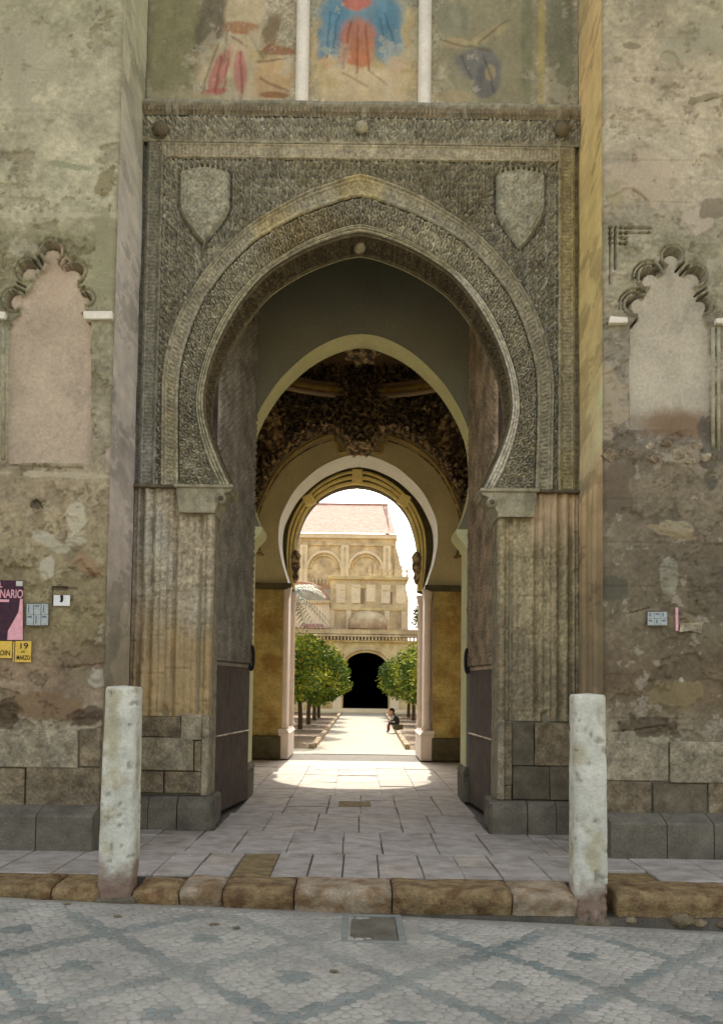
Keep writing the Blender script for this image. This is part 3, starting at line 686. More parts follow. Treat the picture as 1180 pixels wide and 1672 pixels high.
# ashlar at the foot of the piers
fl = [(-1, [(1.77, 1.86, .66, 1.02), (1.77, 2.2, .40, .655), (1.865, 2.64, .66, 1.05), (2.205, 2.64, .40, .655), (1.77, 2.02, 1.025, 1.33), (2.025, 2.64, 1.055, 1.30)], ['ashlar', 'ashlar', 'ashlar_pale', 'ashlar', 'ashlar_pale', 'ashlar']),
      (1, [(1.77, 1.86, .55, 1.28), (1.865, 2.12, .78, 1.28), (2.125, 2.64, .78, 1.28), (1.865, 2.3, .38, .775), (2.305, 2.64, .38, .775), (1.77, 1.86, .38, .545)], ['ashlar', 'ashlar_dark', 'ashlar', 'ashlar_dark', 'ashlar_dark', 'ashlar'])]
for s, bl, ms in fl:
    for (a, b, z0, z1), m_ in zip(bl, ms):
        p, q = sorted((CX + s * a, CX + s * b)); boxm('ashlar', p + .003, q - .003, .03 + random.uniform(0, .015), .14, z0 + .003, z1 - .003, M[m_], GH, .008, .006)
    p, q = sorted((CX + s * 1.69, CX + s * 1.77)); boxm('corner_strip', p, q, .02, .62, .38, 1.31, M['ashlar_pale'], GH, .01)
    # plinth: chamfered stones with a rounded inner corner
    xs_ = [1.60, 2.02, 2.35, 2.66]
    for i in range(3):
        sec = [(-.10, 0), (-.10, .25), (-.085, .30), (-.02, .365), (.03, .375), (.15, .375), (.15, 0)]
        bm = bmesh.new(); rings = []
        cuts = [0, .04, .10, 1] if i == 0 else [0, 1]
        for c_ in cuts:
            h = xs_[i] + .004 + (xs_[i + 1] - xs_[i] - .008) * c_ if i else xs_[0] + {0: 0, .04: .025, .10: .09, 1: .412}[c_]
            insy = {0: .10, .04: .045, .10: .0, 1: 0}[c_] if i == 0 else 0
            insz = {0: .06, .04: .02, .10: 0, 1: 0}[c_] if i == 0 else 0
            rings.append([bm.verts.new((CX + s * h, y + (insy if y < 0 else 0), z - (insz if z > .2 else 0))) for y, z in sec])
        for r0, r1 in zip(rings, rings[1:]):
            for k in range(len(sec)): bm.faces.new((r0[k], r0[(k + 1) % 7], r1[(k + 1) % 7], r1[k]))
        bm.faces.new(rings[0]); bm.faces.new(rings[-1][::-1]); frombm('plinth_stone', bm, M['plinth'], GH)
    p, q = sorted((CX + s * 1.61, CX + s * 1.80)); boxm('jamb_plinth', p, q, .15, .66, 0, .37, M['plinth'], GH, .03)

# --- doors
def door(s, xn, yn, xf, yf, m1, m2, H=7.9):
    L_ = math.hypot(xf - xn, yf - yn); dx, dy = (xf - xn) / L_, (yf - yn) / L_
    nx, ny = (dy, -dx) if s < 0 else (-dy, dx)      # towards the passage
    if nx * s > 0: nx, ny = -nx, -ny
    root = boxm('door', 0, 1, 0, 1, 0, 1, m2, GH); me = root.data; bpy.data.objects.remove(root); bpy.data.meshes.remove(me)
    bm = bmesh.new(); c = [(xn, yn), (xf, yf), (xf - nx * .09, yf - ny * .09), (xn - nx * .09, yn - ny * .09)]
    b0 = [bm.verts.new((x, y, .05)) for x, y in c]; b1 = [bm.verts.new((x, y, H)) for x, y in c]
    bm.faces.new(b0); bm.faces.new(b1)
    for i in range(4): bm.faces.new((b0[i], b0[(i + 1) % 4], b1[(i + 1) % 4], b1[i]))
    dr = frombm('door', bm, m2, GH)
    U, Z = np.meshgrid(np.linspace(.02, L_ - .02, 130), np.arange(1.98, H, .0135), indexing='ij')
    p = .17; q1 = np.abs(((U + Z * 1.7) / p) % 1 - .5); q2 = np.abs(((U - Z * 1.7) / p) % 1 - .5)
    r = .006 + .030 * sst(.05, .12, q1) * sst(.05, .12, q2) + .02 * carve(U * .5 + 3, Z, .07, 31) 
    r = r * sst(.0, .03, U - .02) * sst(L_ - .02, L_ - .05, U)
    def V_(U, Z, r): return np.stack([xn + dx * U + nx * r, yn + dy * U + ny * r, Z], -1)
    grid('relief_plating', V_(U, Z, r), m1, dr, flip=(s < 0))
    for z, wd in ((1.95, .03), (1.02, .015)):
        U, Zz = np.meshgrid(np.linspace(.01, L_ - .01, 2), np.array([z - wd, z - wd * .6, z, z + wd * .6, z + wd]), indexing='ij')
        grid('horizontal_strap', V_(U, Zz, np.array([.002, .016, .02, .016, .002])[None].repeat(2, 0)), m1 if z > 1.5 else M['bronze_brown'], dr, flip=(s < 0))
    # pull: backplate and hanging ring near the meeting edge
    ux = L_ - .12; cxp, cyp = xn + dx * ux + nx * .03, yn + dy * ux + ny * .03
    pts = [(cxp + nx * (.02 + .03 * math.sin(t)), cyp + ny * (.02 + .03 * math.sin(t)), 2.06 + .17 * math.cos(t)) for t in np.linspace(0, math.pi * 2, 26)]
    tube('door_pull', pts, .022, M['black'], dr, 8)
    return dr
door(-1, -1.80, .66, -1.55, 2.68, M['bronze'], M['doorplain'])
door(1, 1.735, .66, 1.625, 2.72, M['bronze_brown'], M['doorplain'])

# ================================================================ SIDE WALLS
YW = -1.30; DW = D0 + YW
def inpoly(X, Z, poly):
    ins = np.zeros(X.shape, bool); n = len(poly)
    for i in range(n):
        x0, z0 = poly[i]; x1, z1 = poly[(i + 1) % n]
        c = ((z0 > Z) != (z1 > Z)) & (X < (x1 - x0) * (Z - z0) / (z1 - z0 + 1e-9) + x0); ins ^= c
    return ins
def side_wall(s):
    lab = ('weathered plaster wall left of the gateway with posters and a blind lobed arch' if s < 0 else
           'darker peeling plaster wall right of the gateway with a blind lobed arch')
    Wt = thing('wall', lab, 'wall', (s * 3.4, YW, 0))
    gx = sorted((s * 2.60 + CX, s * 4.30 + CX))
    X, Z = np.meshgrid(np.arange(gx[0], gx[1] + .006, .0125), np.arange(.0, 9.62, .0125), indexing='ij')
    warp = .45 * (fbm(X * 1.3, Z * 1.3, 300 + s, 5) - .5)
    Zp = Z + warp
    px = lambda y: at(590 + s * 480, y, DW)[1]
    if s < 0:
        stops = [(0, (96, 88, 70)), (px(1290), (126, 116, 92)), (px(1200), (158, 146, 118)), (px(1110), (140, 120, 94)), (px(1000), (140, 128, 92)), (px(900), (150, 138, 104)), (px(800), (160, 146, 116)), (px(700), (156, 148, 122)), (px(520), (140, 136, 108)), (px(390), (136, 132, 102)), (px(340), (166, 162, 134)), (px(150), (162, 158, 132)), (px(0), (148, 146, 120))]
    else:
        stops = [(0, (88, 78, 62)), (px(1290), (106, 96, 76)), (px(1230), (146, 138, 112)), (px(1150), (112, 96, 72)), (px(1000), (110, 100, 78)), (px(900), (112, 102, 82)), (px(790), (122, 112, 90)), (px(720), (128, 118, 100)), (px(600), (150, 142, 122)), (px(400), (140, 136, 110)), (px(330), (166, 158, 134)), (px(150), (170, 160, 134)), (px(0), (150, 144, 118))]
    zz = [a for a, _ in stops]; cc = np.array([A(*c) for _, c in stops])
    col = np.stack([np.interp(Zp, zz, cc[:, k]) for k in range(3)], -1)
    n = fbm(X * 3, Z * 3, 310 + s, 6, .62); n2 = fbm(X * 1.1, Z * 2.2, 320 + s, 4)
    col = col * ((1 + .75 * (n - .5) + .4 * (n2 - .5)) * (1 + (.40 - .16 * sst(6, 7.5, Z)) * (vn(X * 44, Z * 44, 381) - .5)) * (.86 + .28 * vn(X * 17, Z * 23, 382)))[..., None]
    dep = .03 * (fbm(X * 1.5, Z * 1.5, 330 + s, 6, .55) - .5) + .012 * (fbm(X * 14, Z * 14, 331, 4, .7) - .5)
    # lost plaster
    fl_ = fbm(X * 2.1, Z * 2.6, 340 + s, 7, .66); up = sst(6.2, 7.4, Z); k = sst(.575, .583, fl_ - .05 * up)
    dep += .02 * k; kk = (k * (.28 if s < 0 else .16))[..., None]; col = col * (1 - kk) + A(112, 100, 74) * kk
    fl2 = fbm(X * 5.1, Z * 4.6, 345 + s, 6, .66); k2 = sst(.66, .67, fl2 - .06 * up); dep += .014 * k2; kk = (k2 * .35)[..., None]; col = col * (1 - kk) + A(96, 86, 66) * kk
    k3 = sst(.33, .325, fl2 + .06 * up); kk = (k3 * .35)[..., None]; col = col * (1 - kk) + A(186, 178, 156) * kk
    # faint coursing
    cz = (Z / .46) % 1; k = sst(.03, .0, np.minimum(cz, 1 - cz)) * sst(.48, .6, fbm(X, Z, 350, 3)); dep += .012 * k
    # blind lobed niche
    if s < 0:
        lobes = [(84, 409, 15), (45, 440, 14.5), (22, 489, 14.5), (121, 443, 15), (141, 487, 9)]
        body = [(13, 755), (15, 600), (19, 525), (34, 510), (36, 482), (50, 474), (58, 450), (74, 440), (80, 422), (92, 422), (100, 436), (118, 444), (128, 462), (134, 484), (140, 502), (148, 520), (148, 640), (150, 755)]
        slits = [(62, 418, 70, 432), (54, 424, 64, 438), (102, 418, 96, 428), (108, 424, 102, 434), (28, 460, 42, 468), (24, 468, 40, 476), (126, 464, 134, 460), (130, 472, 138, 468), (134, 508, 148, 526)]
        infill = (178, 162, 138); rings = []
    else:
        lobes = [(1097, 418, 14), (1059, 451, 15), (1037, 496, 14.5), (1134, 450, 15), (1150, 497, 11)]
        body = [(1028, 700), (1028, 600), (1030, 535), (1042, 520), (1046, 492), (1056, 478), (1070, 456), (1086, 444), (1092, 430), (1104, 430), (1112, 444), (1128, 456), (1136, 474), (1144, 492), (1150, 520), (1157, 540), (1157, 620), (1158, 700)]
        slits = [(1068, 431, 1076, 443), (1076, 427, 1084, 438), (1116, 429, 1105, 440), (1123, 434, 1112, 446), (1041, 470, 1053, 476), (1037, 478, 1050, 484), (1152, 470, 1137, 480), (1154, 478, 1140, 488), (1030, 532, 1042, 518)]
        infill = (176, 168, 146); rings = [(1059, 451, 21), (1059, 451, 27), (1037, 496, 21), (1037, 496, 27)]
    bw = [at(x, y, DW) for x, y in body]
    Xw = X + .006 * (fbm(X * 12, Z * 12, 5) - .5)
    ib = inpoly(Xw, Z, bw)
    lob = np.full(X.shape, 9.0); fillin = np.zeros(X.shape, bool)
    mcx, mcz = at(84 if s < 0 else 1096, 500, DW)
    for (x, y, r) in lobes:
        cx, cz = at(x, y, DW); R1 = r * DW / F * 1.05; lob = np.minimum(lob, np.hypot(X - cx, Z - cz) - R1)
        vx, vz = mcx - cx, mcz - cz; L1 = math.hypot(vx, vz); sx_, sz_ = cx + vx / L1 * R1 * .55, cz + vz / L1 * R1 * .55 - R1 * .12
        fillin |= np.hypot(X - sx_, Z - sz_) < R1 * .98
    il = (lob < 0); fillin &= il
    rim = (lob > 0) & (lob < .016); rim2 = (lob > .030) & (lob < .042)
    inf = A(*infill) * ((1 + .45 * (fbm(X * 2.4, Z * 1.6, 360, 6, .62) - .5) - .12 * sst(.585, .6, fbm(X * 3, Z * 2, 365, 6, .65))) * (.9 + .2 * vn(X * 44, Z * 44, 366)))[..., None]
    col[ib | il] = inf[ib | il]
    if s > 0:
        col = blob(col, X, Z, DW, 1110, 690, 60, 22, (120, 92, 62), soft=.6, op=.8); 
    # the infill lies against the back of the niche; the lobes open deeper
    dep = np.where(rim & ~ib, dep - .012, dep); dep = np.where(rim2 & ~ib, dep + .03, dep)
    dep = np.where(il & ~ib & ~fillin, .30, dep)
    dep = np.where(ib | fillin, .055 + .02 * (fbm(X * 2, Z * 2, 4) - .5), dep)
    for (x0, y0, x1, y1) in slits:
        d = seg(X, Z, DW, x0, y0, x1, y1, 1.6); dep = np.where(d < 0, .22, dep)
    for (x, y, r) in rings:
        cx, cz = at(x, y, DW); d = np.abs(np.hypot(X - cx, Z - cz) - r * DW / F) - .008
        dep = np.where((d < 0) & ~il & ~ib & (X - cx < .05) & (Z > cz - .05), dep + .07, dep)
    if s > 0:
        for (x0, y0, x1, y1) in [(996, 372, 996, 462), (1004, 372, 1004, 440), (1020, 372, 1062, 372), (1020, 380, 1060, 380)]:
            d = seg(X, Z, DW, x0, y0, x1, y1, 1.4); dep = np.where(d < 0, dep + .09, dep)
        for i in range(4):
            for j in range(4):
                d = seg(X, Z, DW, 995 + i * 8.5, 372 + j * 8.3, 996 + i * 8.5, 372 + j * 8.3, 2.4); dep = np.where(d < 0, dep + .12, dep)
    # patches, stains and holes at their own places
    if s < 0:
        B = [(128, 852, 20, 32, (190, 182, 154), .2), (85, 885, 34, 10, (178, 172, 146), .5), (76, 930, 11, 20, (184, 176, 150), .3), (60, 822, 9, 7, (84, 74, 56)), (140, 920, 34, 12, (150, 124, 92), .5), (150, 935, 14, 5, (112, 84, 56), .9), (160, 1105, 14, 14, (180, 172, 150)), (130, 1100, 22, 14, (132, 120, 92)),
             (70, 1150, 55, 26, (128, 104, 74)), (140, 1170, 30, 16, (84, 68, 50)), (10, 1165, 16, 20, (96, 80, 58)), (100, 775, 90, 5, (178, 168, 140), .03), (110, 270, 36, 5, (132, 138, 108), .15), (175, 295, 12, 34, (128, 120, 88), .4), (60, 350, 110, 6, (176, 170, 142)), (184, 745, 12, 20, (190, 172, 158)), (45, 100, 60, 70, (158, 154, 130)),
             (160, 1195, 40, 10, (96, 82, 60)), (90, 460, 22, 60, (176, 158, 134)), (170, 420, 22, 90, (140, 138, 108))]
    else:
        B = [(1104, 862, 34, 12, (158, 148, 118), .1), (1100, 870, 40, 8, (146, 132, 100), .2), (1090, 940, 14, 26, (146, 142, 120), .1), (1060, 1005, 30, 14, (132, 120, 94)), (1115, 1015, 34, 12, (134, 122, 96)), (1100, 1130, 46, 24, (134, 120, 84)), (1070, 1185, 50, 20, (84, 72, 52)), (1112, 1110, 5, 5, (176, 170, 150)),
             (1140, 355, 24, 22, (178, 166, 146)), (1035, 75, 18, 6, (120, 112, 88)), (1150, 160, 28, 5, (130, 122, 96), -.3), (1130, 60, 60, 40, (150, 146, 122), -.5), (1000, 310, 16, 26, (156, 148, 116)), (1055, 290, 60, 40, (172, 160, 136)), (990, 650, 30, 70, (164, 150, 124)), (1120, 745, 30, 20, (152, 140, 118)), (1000, 800, 40, 50, (104, 92, 74)), (1160, 740, 20, 60, (92, 88, 74)), (1000, 960, 30, 24, (88, 86, 70)), (1165, 1030, 24, 12, (120, 112, 88)), (1165, 340, 30, 20, (120, 112, 92))]
    for b in B:
        col = blob(col, X, Z, DW, *b[:5], ang=b[5] if len(b) > 5 else 0, soft=.07, wob=1.5, op=.8)
    for b in B[:6]:
        cx, cz = at(b[0], b[1], DW); sc_ = DW / F
        d = np.hypot((X - cx) / (b[2] * sc_), (Z - cz) / (b[3] * sc_)) + 1.0 * (fbm(X * 7, Z * 7, int(b[0])) - .5)
        dep = dep - .012 * sst(1.05, .9, d)
    # cracks
    CR = ([(195, 405, 197, 430), (190, 505, 193, 560), (190, 640, 192, 700), (178, 1000, 180, 1060), (110, 1090, 175, 1082), (20, 760, 135, 765), (86, 962, 125, 960), (60, 815, 70, 830)] if s < 0 else
          [(962, 860, 978, 818), (978, 818, 984, 808), (1030, 1000, 1060, 992), (1035, 310, 1058, 330), (1150, 165, 1180, 155), (990, 735, 1015, 735), (1000, 1195, 1090, 1185)])
    for (x0, y0, x1, y1) in CR:
        d = seg(X + .03 * (fbm(X * 9, Z * 9, 4) - .5), Z + .03 * (fbm(X * 9, Z * 9, 14) - .5), DW, x0, y0, x1, y1, 1.0); dep = np.where(d < 0, dep + .035, dep)
    # rubble patch, broken edge
    if s > 0:
        cx, cz = at(1085, 1185, DW); d = np.hypot((X - cx) / .35, (Z - cz) / .17) + .6 * (fbm(X * 6, Z * 6, 7) - .5)
        dep += .07 * sst(1.1, .6, d) * fbm(X * 14, Z * 14, 8, 3)
        cx, cz = at(1095, 738, DW); d = np.hypot((X - cx) / .55, (Z - cz) / .14) + .6 * (fbm(X * 6, Z * 6, 17) - .5)
        dep -= .06 * sst(1.1, .7, d) * fbm(X * 9, Z * 9, 18, 4)
    else:
        for (x, y, rx, rz, am) in ((60, 822, .05, .05, .06), (15, 1165, .16, .12, .06), (150, 1180, .22, .08, .06), (160, 1100, .12, .10, -.03)):
            cx, cz = at(x, y, DW); d = np.hypot((X - cx) / rx, (Z - cz) / rz) + .6 * (fbm(X * 8, Z * 8, 7) - .5)
            dep += am * sst(1.1, .6, d) * (.4 + fbm(X * 14, Z * 14, 8, 3))
    col = np.clip(col, .012, .8)
    # rounded arris towards the gateway recess
    edge = np.abs(X - CX) - 2.60
    arr = np.clip(.05 - edge, 0, .05); dep += .05 - np.sqrt(np.clip(.05 ** 2 - arr ** 2, 0, 1))
    V = np.stack([X, YW + dep, Z], -1)
    grid('plaster', V, M['paint'], Wt, col=col)
    # reveal of the recess
    Yr, Zr = np.meshgrid(np.linspace(YW + .045, .06, 60), np.arange(0, 11.6, .02), indexing='ij')
    t = (Yr - YW) / 1.3
    Xr = CX + s * (2.60 + .045 * t + .03 * (fbm(Yr * 1, Zr * 2.2, 400 + s, 6, .6) - .5) * sst(0, .1, t))
    if s > 0:
        Xr = Xr - s * sst(4.1, 3.8, Zr) * (bead(t, .35, .06, .03) + bead(t, .55, .05, .02) + bead(t, .8, .06, .03))
    if s < 0:
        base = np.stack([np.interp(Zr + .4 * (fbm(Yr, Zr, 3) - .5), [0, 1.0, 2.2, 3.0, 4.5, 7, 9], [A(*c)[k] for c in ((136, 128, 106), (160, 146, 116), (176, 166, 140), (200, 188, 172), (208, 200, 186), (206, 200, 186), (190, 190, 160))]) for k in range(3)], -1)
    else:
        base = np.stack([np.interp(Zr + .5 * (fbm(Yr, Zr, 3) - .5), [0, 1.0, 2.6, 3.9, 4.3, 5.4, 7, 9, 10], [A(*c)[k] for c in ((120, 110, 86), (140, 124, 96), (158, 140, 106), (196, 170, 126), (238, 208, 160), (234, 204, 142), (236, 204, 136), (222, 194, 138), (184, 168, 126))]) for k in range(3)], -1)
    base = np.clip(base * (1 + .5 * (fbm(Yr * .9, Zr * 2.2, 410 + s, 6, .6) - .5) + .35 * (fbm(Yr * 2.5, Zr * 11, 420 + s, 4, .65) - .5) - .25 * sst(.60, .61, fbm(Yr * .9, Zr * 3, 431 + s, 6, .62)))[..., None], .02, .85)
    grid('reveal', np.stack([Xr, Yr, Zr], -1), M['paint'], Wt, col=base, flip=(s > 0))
    # coarser continuation of the wall beyond the photograph, and its thickness
    p, q = sorted((s * 4.28, s * 15)); boxm('wall_continuation', p, q, YW - .012, 12.6, 0, 9.6, M['wallfar'], Wt)
    p, q = sorted((s * 2.75, s * 15)); boxm('upper_wall', p, q, YW - .004, 12.6, 9.60, 12.4, M['wallfar'], Wt)
    p, q = sorted((s * 2.75, s * 4.28)); boxm('wall_core', p, q, YW + .40, .0, 0, 9.6, M['wallfar'], Wt)
    # white imposts of the niche
    for (x0, x1, y0, y1) in (((138, 186, 510, 523), (-6, 12, 511, 523)) if s < 0 else ((993, 1023, 520, 530), (1166, 1184, 522, 532))):
        a = at(x0, y1, DW); b = at(x1, y0, DW); boxm('niche_impost', a[0], b[0], YW - .05, YW + .1, a[1], b[1], M['impost'], Wt, .008, .008)
    # slender niche shafts at the outer sides
    for xp in ((6,) if s < 0 else (1163, 1172)):
        a = at(xp, 750, DW); b = at(xp, 535, DW); tube('niche_shaft', [(a[0], YW - .0, a[1]), (b[0], YW - .0, b[1])], .022, M['moulding'], Wt, 8)
    if s > 0:
        for (x_, y_, w_, h_) in ((1000, 742, 30, 22), (1030, 735, 18, 16), (1058, 728, 26, 18), (1090, 722, 22, 16), (1110, 740, 34, 20), (1135, 725, 18, 18), (1152, 745, 24, 16), (1072, 748, 24, 14), (1128, 752, 20, 10)):
            a = at(x_, y_, DW - .03); bm = bmesh.new(); bmesh.ops.create_icosphere(bm, subdivisions=2, radius=1); sd = random.random() * 9
            for v in bm.verts: v.co *= 1 + .22 * math.sin(v.co.x * 5 + sd) * math.cos(v.co.z * 4 + sd) + .1 * math.sin(v.co.y * 9); v.co = Vector((v.co.x * w_ * .0032, v.co.y * .07, v.co.z * h_ * .0034))
            bmesh.ops.translate(bm, vec=(a[0], YW + .02, a[1]), verts=bm.verts); frombm('rubble_stone', bm, M['ashlar_pale'] if random.random() < .5 else M['ashlar'], Wt, False)
    # ashlar courses above the plinth
    bl = ([(-120, -30, 1192, 1252, 'ashlar'), (-30, 128, 1192, 1252, 'ashlar_pale'), (128, 190, 1190, 1252, 'ashlar'), (-120, 40, 1254, 1318, 'ashlar'), (40, 190, 1254, 1318, 'ashlar')] if s < 0 else
          [(975, 1092, 1212, 1274, 'ashlar_pale'), (1093, 1200, 1212, 1278, 'ashlar_pale'), (975, 1064, 1276, 1340, 'ashlar'), (1066, 1156, 1280, 1341, 'ashlar_dark'), (1158, 1300, 1280, 1341, 'ashlar')])
    for (x0, x1, y0, y1, m_) in bl:
        a = at(x0, y1, DW - .05); b = at(x1, y0, DW - .05)
        xa = a[0]; xb = b[0]
        if s < 0: xb = min(xb, CX - 2.60)
        else: xa = max(xa, CX + 2.60)
        boxm('ashlar', xa + .004, xb - .004, YW - .022 - random.uniform(0, .02), YW + .05, a[1] + .002, b[1] - .002, M[m_], Wt, .009, .007)
    # plinth stones
    xs_ = [2.585, 3.15, 3.62, 4.3, 5.2, 6.4]
    for i in range(5):
        a, b = xs_[i], xs_[i + 1]; sec = [(-1.60, -.02), (-1.60, .335), (-1.575, .36), (-1.36, .425), (-1.2, .43), (-1.2, -.02)]
        bm = bmesh.new(); jz = random.uniform(-.008, .008)
        r0 = [bm.verts.new((CX + s * (a + .004), y, z + (jz if z > .2 else 0))) for y, z in sec]; r1 = [bm.verts.new((CX + s * (b - .004), y + .004, z + (jz if z > .2 else 0))) for y, z in sec]
        for k in range(6): bm.faces.new((r0[k], r0[(k + 1) % 6], r1[(k + 1) % 6], r1[k]))
        bm.faces.new(r0); bm.faces.new(r1[::-1]); frombm('plinth_stone', bm, M['plinth'], Wt)
    return Wt
WL = side_wall(-1); WR = side_wall(1)
# tower body above, closes the building
boxm('tower_body', -2.66, 2.66, .135, 12.6, 17.0, 17.6, M['wallfar'], GH)
boxm('upper_tower_face', CX - HW, CX + HW, .10, .131, 11.55, 17.0, M['wallfar'], GH)

# ================================================================ POSTERS AND NOTICES
def text(s_, x, z, y, size, m_, parent, sx=1.0, bold=0.0):
    cu = bpy.data.curves.new('t', 'FONT'); cu.body = s_; cu.size = size; cu.align_x = 'LEFT'; cu.offset = bold; cu.extrude = .0006
    o = bpy.data.objects.new('t', cu); C.objects.link(o); bpy.context.view_layer.update()
    me = bpy.data.meshes.new_from_object(o); bpy.data.objects.remove(o)
    Mx = Matrix.Translation((x, y, z)) @ Matrix.Rotation(R_(90), 4, 'X') @ Matrix.Diagonal((sx, 1, 1, 1)); me.transform(Mx)
    p = parent; off_ = Vector((0, 0, 0))
    while p is not None: off_ += p.location; p = p.parent
    me.transform(Matrix.Translation(-off_)); me.name = 'lettering'
    return link('lettering', me, m_, parent)
YP = YW - .035
def wxy(px, py): return at(px, py, D0 + YP)
def plate(name, x0, x1, y0, y1, m_, parent, th=.006, dy=0.0):
    a = wxy(x0, y1); b = wxy(x1, y0); return boxm(name, a[0], b[0], YP - th - dy, YP - dy, a[1], b[1], m_, parent)
a = wxy(0, 1045)
pt = thing('poster', 'torn plum and pink bullfight style poster cut by the left picture edge', 'poster', (a[0], YP, a[1]))
pt['label'] = 'torn plum and pink poster pasted on the left wall'
plate('poster_sheet', -40, 38, 948, 1045, M['plum'], pt)
poly = [(38, 978), (34, 978), (31, 1000), (22, 1016), (14, 1030), (13, 1045), (38, 1045)]
prism('pink_shape', [wxy(x, y) for x, y in poly], YP - .010, YP - .0065, M['pink'], pt)
x, z = wxy(-6, 959); text('EL', x, z, YP - .0085, .082, M['pink'], pt, .85, .0012)
x, z = wxy(0.5, 976); text('NARIO', x, z, YP - .0085, .125, M['pink'], pt, .62, .0018)
plate('underline', -2, 16, 979, 983, M['pink'], pt, .002, .0065)
plate('torn_corner', 27, 38, 949, 957, M['paper'], pt, .002, .0065)
a = wxy(25, 1078)
ps = thing('notice', 'yellow paper strip under the plum poster reading 19 DE MARZO', 'notice', (a[0], YP, a[1]))
plate('yellow_sheet', -30, 21, 1047, 1074, M['yellow'], ps); plate('yellow_sheet', 25, 52, 1047, 1081, M['yellow'], ps)
plate('strip_edge', 21.6, 24.4, 1048, 1080, M['yellow'], ps, .005)
x, z = wxy(31, 1059); text('19', x, z, YP - .0085, .085, M['ink'], ps, 1.2, .0008)
x, z = wxy(35, 1066); text('DE', x, z, YP - .0085, .035, M['ink'], ps, 1, .0002)
x, z = wxy(27.5, 1077); text('MARZO', x, z, YP - .0085, .064, M['ink'], ps, .64, .0008)
x, z = wxy(1, 1070); text('DIN', x, z, YP - .0085, .075, M['ink'], ps, .8, .0008)
def tileplate(label, x0, x1, y0, y1, n, m_, cat='plaque'):
    a = wxy((x0 + x1) / 2, y1); t = thing('plaque', label, cat, (a[0], YP, a[1]))
    plate('backing', x0 - 1.5, x1 + 1.5, y0 - 1.5, y1 + 1.5, M['ashlar_dark'], t, .006)
    k = n
    for i in range(k):
        for j in range(max(1, k - 1)):
            xa = x0 + (x1 - x0) * i / k; xb = x0 + (x1 - x0) * (i + 1) / k; ya = y0 + (y1 - y0) * j / max(1, k - 1); yb = y0 + (y1 - y0) * (j + 1) / max(1, k - 1)
            plate('tile', xa + .3, xb - .3, ya + .3, yb - .3, m_, t, .005, .0065)
            if (i + j) % 2: plate('tile_mark', xa + 2, xb - 3, ya + 2.5, ya + 5, M['blueprint'], t, .002, .012)
            else: plate('tile_mark', xa + 3, xa + 5, ya + 2, yb - 3, M['blueprint'], t, .002, .012)
    return t
tileplate('small pale glazed plaque beside the plum poster', 44, 80, 986, 1021, 3, M['glaze'])
tileplate('small pale glazed plaque on the dark right wall', 1056, 1088, 999, 1021, 3, M['glaze'])
a = wxy(102, 990); t = thing('notice', 'little white notice with a black mark in a recess on the left wall', 'notice', (a[0], YP, a[1]))
plate('white_sheet', 88, 115, 972, 989, M['white'], t); plate('dark_edge', 85.5, 87.6, 959, 990, M['ink'], t, .004); plate('dark_edge', 85.5, 112, 957.5, 959.5, M['ink'], t, .004)
prism('black_mark', [wxy(x, y) for x, y in ((99, 972), (104, 972), (104, 981), (101, 984), (98, 982), (100, 980))], YP - .010, YP - .0065, M['ink'], t)
a = wxy(1104, 1031); t = thing('paper_strip', 'thin pink paper strip stuck upright beside the right wall plaque', 'paper strip', (a[0], YP, a[1]))
plate('pink_sheet', 1102, 1106, 992, 1030, M['pink'], t)
a = wxy(1130, 1038); t = thing('paper_scrap', 'torn grey paper scraps right of the pink strip on the right wall', 'paper scrap', (a[0], YP, a[1]))
prism('scrap', [wxy(x, y) for x, y in ((1110, 1018), (1146, 1016), (1144, 1034), (1126, 1030), (1108, 1032))], YP - .004, YP, M['ashlar_pale'], t)

# ================================================================ GROUND
g = raw('ground', [(-400, -400, -.45), (400, -400, -.45), (400, 400, -.45), (-400, 400, -.45)], [(0, 1, 2, 3)], M['ground']); setp(g, kind='structure')
sz = lambda x: -.195 - .034 * np.clip(x, -5, 5)
# street bed
X, Y = np.meshgrid(np.linspace(-16, 16, 90), np.r_[np.linspace(-40, -10, 10), np.linspace(-9, -3.05, 40)], indexing='ij')
st = grid('street', np.stack([X, Y, sz(X) - .0035 + .002 * (fbm(X, Y, 500) - .5)], -1), M['street']); setp(st, kind='structure')
# rolled cobbles set in a lattice pattern of darker bands
def bandpat(x, y):
    u = (x + 1.08) / 1.38; v = (y + 5.05) / 1.66
    p = (u + v); q = (u - v)
    d = np.minimum(np.abs(p - np.round(p)), np.abs(q - np.round(q)))
    cu = (np.abs((p % 1) - .5) + np.abs((q % 1) - .5))
    return d, cu
cob = []
pitch = .072
for i in range(int(8.2 / pitch)):
    for j in range(int(4.25 / pitch)):
        x = -4.1 + (i + .5 * (j % 2)) * pitch + random.uniform(-.018, .018); y = -7.15 + j * pitch * .92 + random.uniform(-.018, .018)
        if y > -3.36: continue
        X1, Y1 = x, y
        if abs(x - .18) < .36 and abs(y + 3.72) < .30: continue
        cob.append((x, y))
cob = np.array(cob); csz = rng.uniform(.86, 1.1, len(cob))
d, cu = bandpat(cob[:, 0] + .05 * (fbm(cob[:, 0] * 2, cob[:, 1] * 2, 3) - .5), cob[:, 1])
dark = sst(.085, .05, d + .05 * (fbm(cob[:, 0] * 3, cob[:, 1] * 3, 6) - .5)); dia = sst(.17, .11, cu)
ff = np.clip(dark + dia, 0, 1)
patch = fbm(cob[:, 0] * .7, cob[:, 1] * .7, 13)
ff = ff * np.clip(1.7 * patch - .12, 0, 1) * sst(-3.25, -3.9, cob[:, 1] - .0)
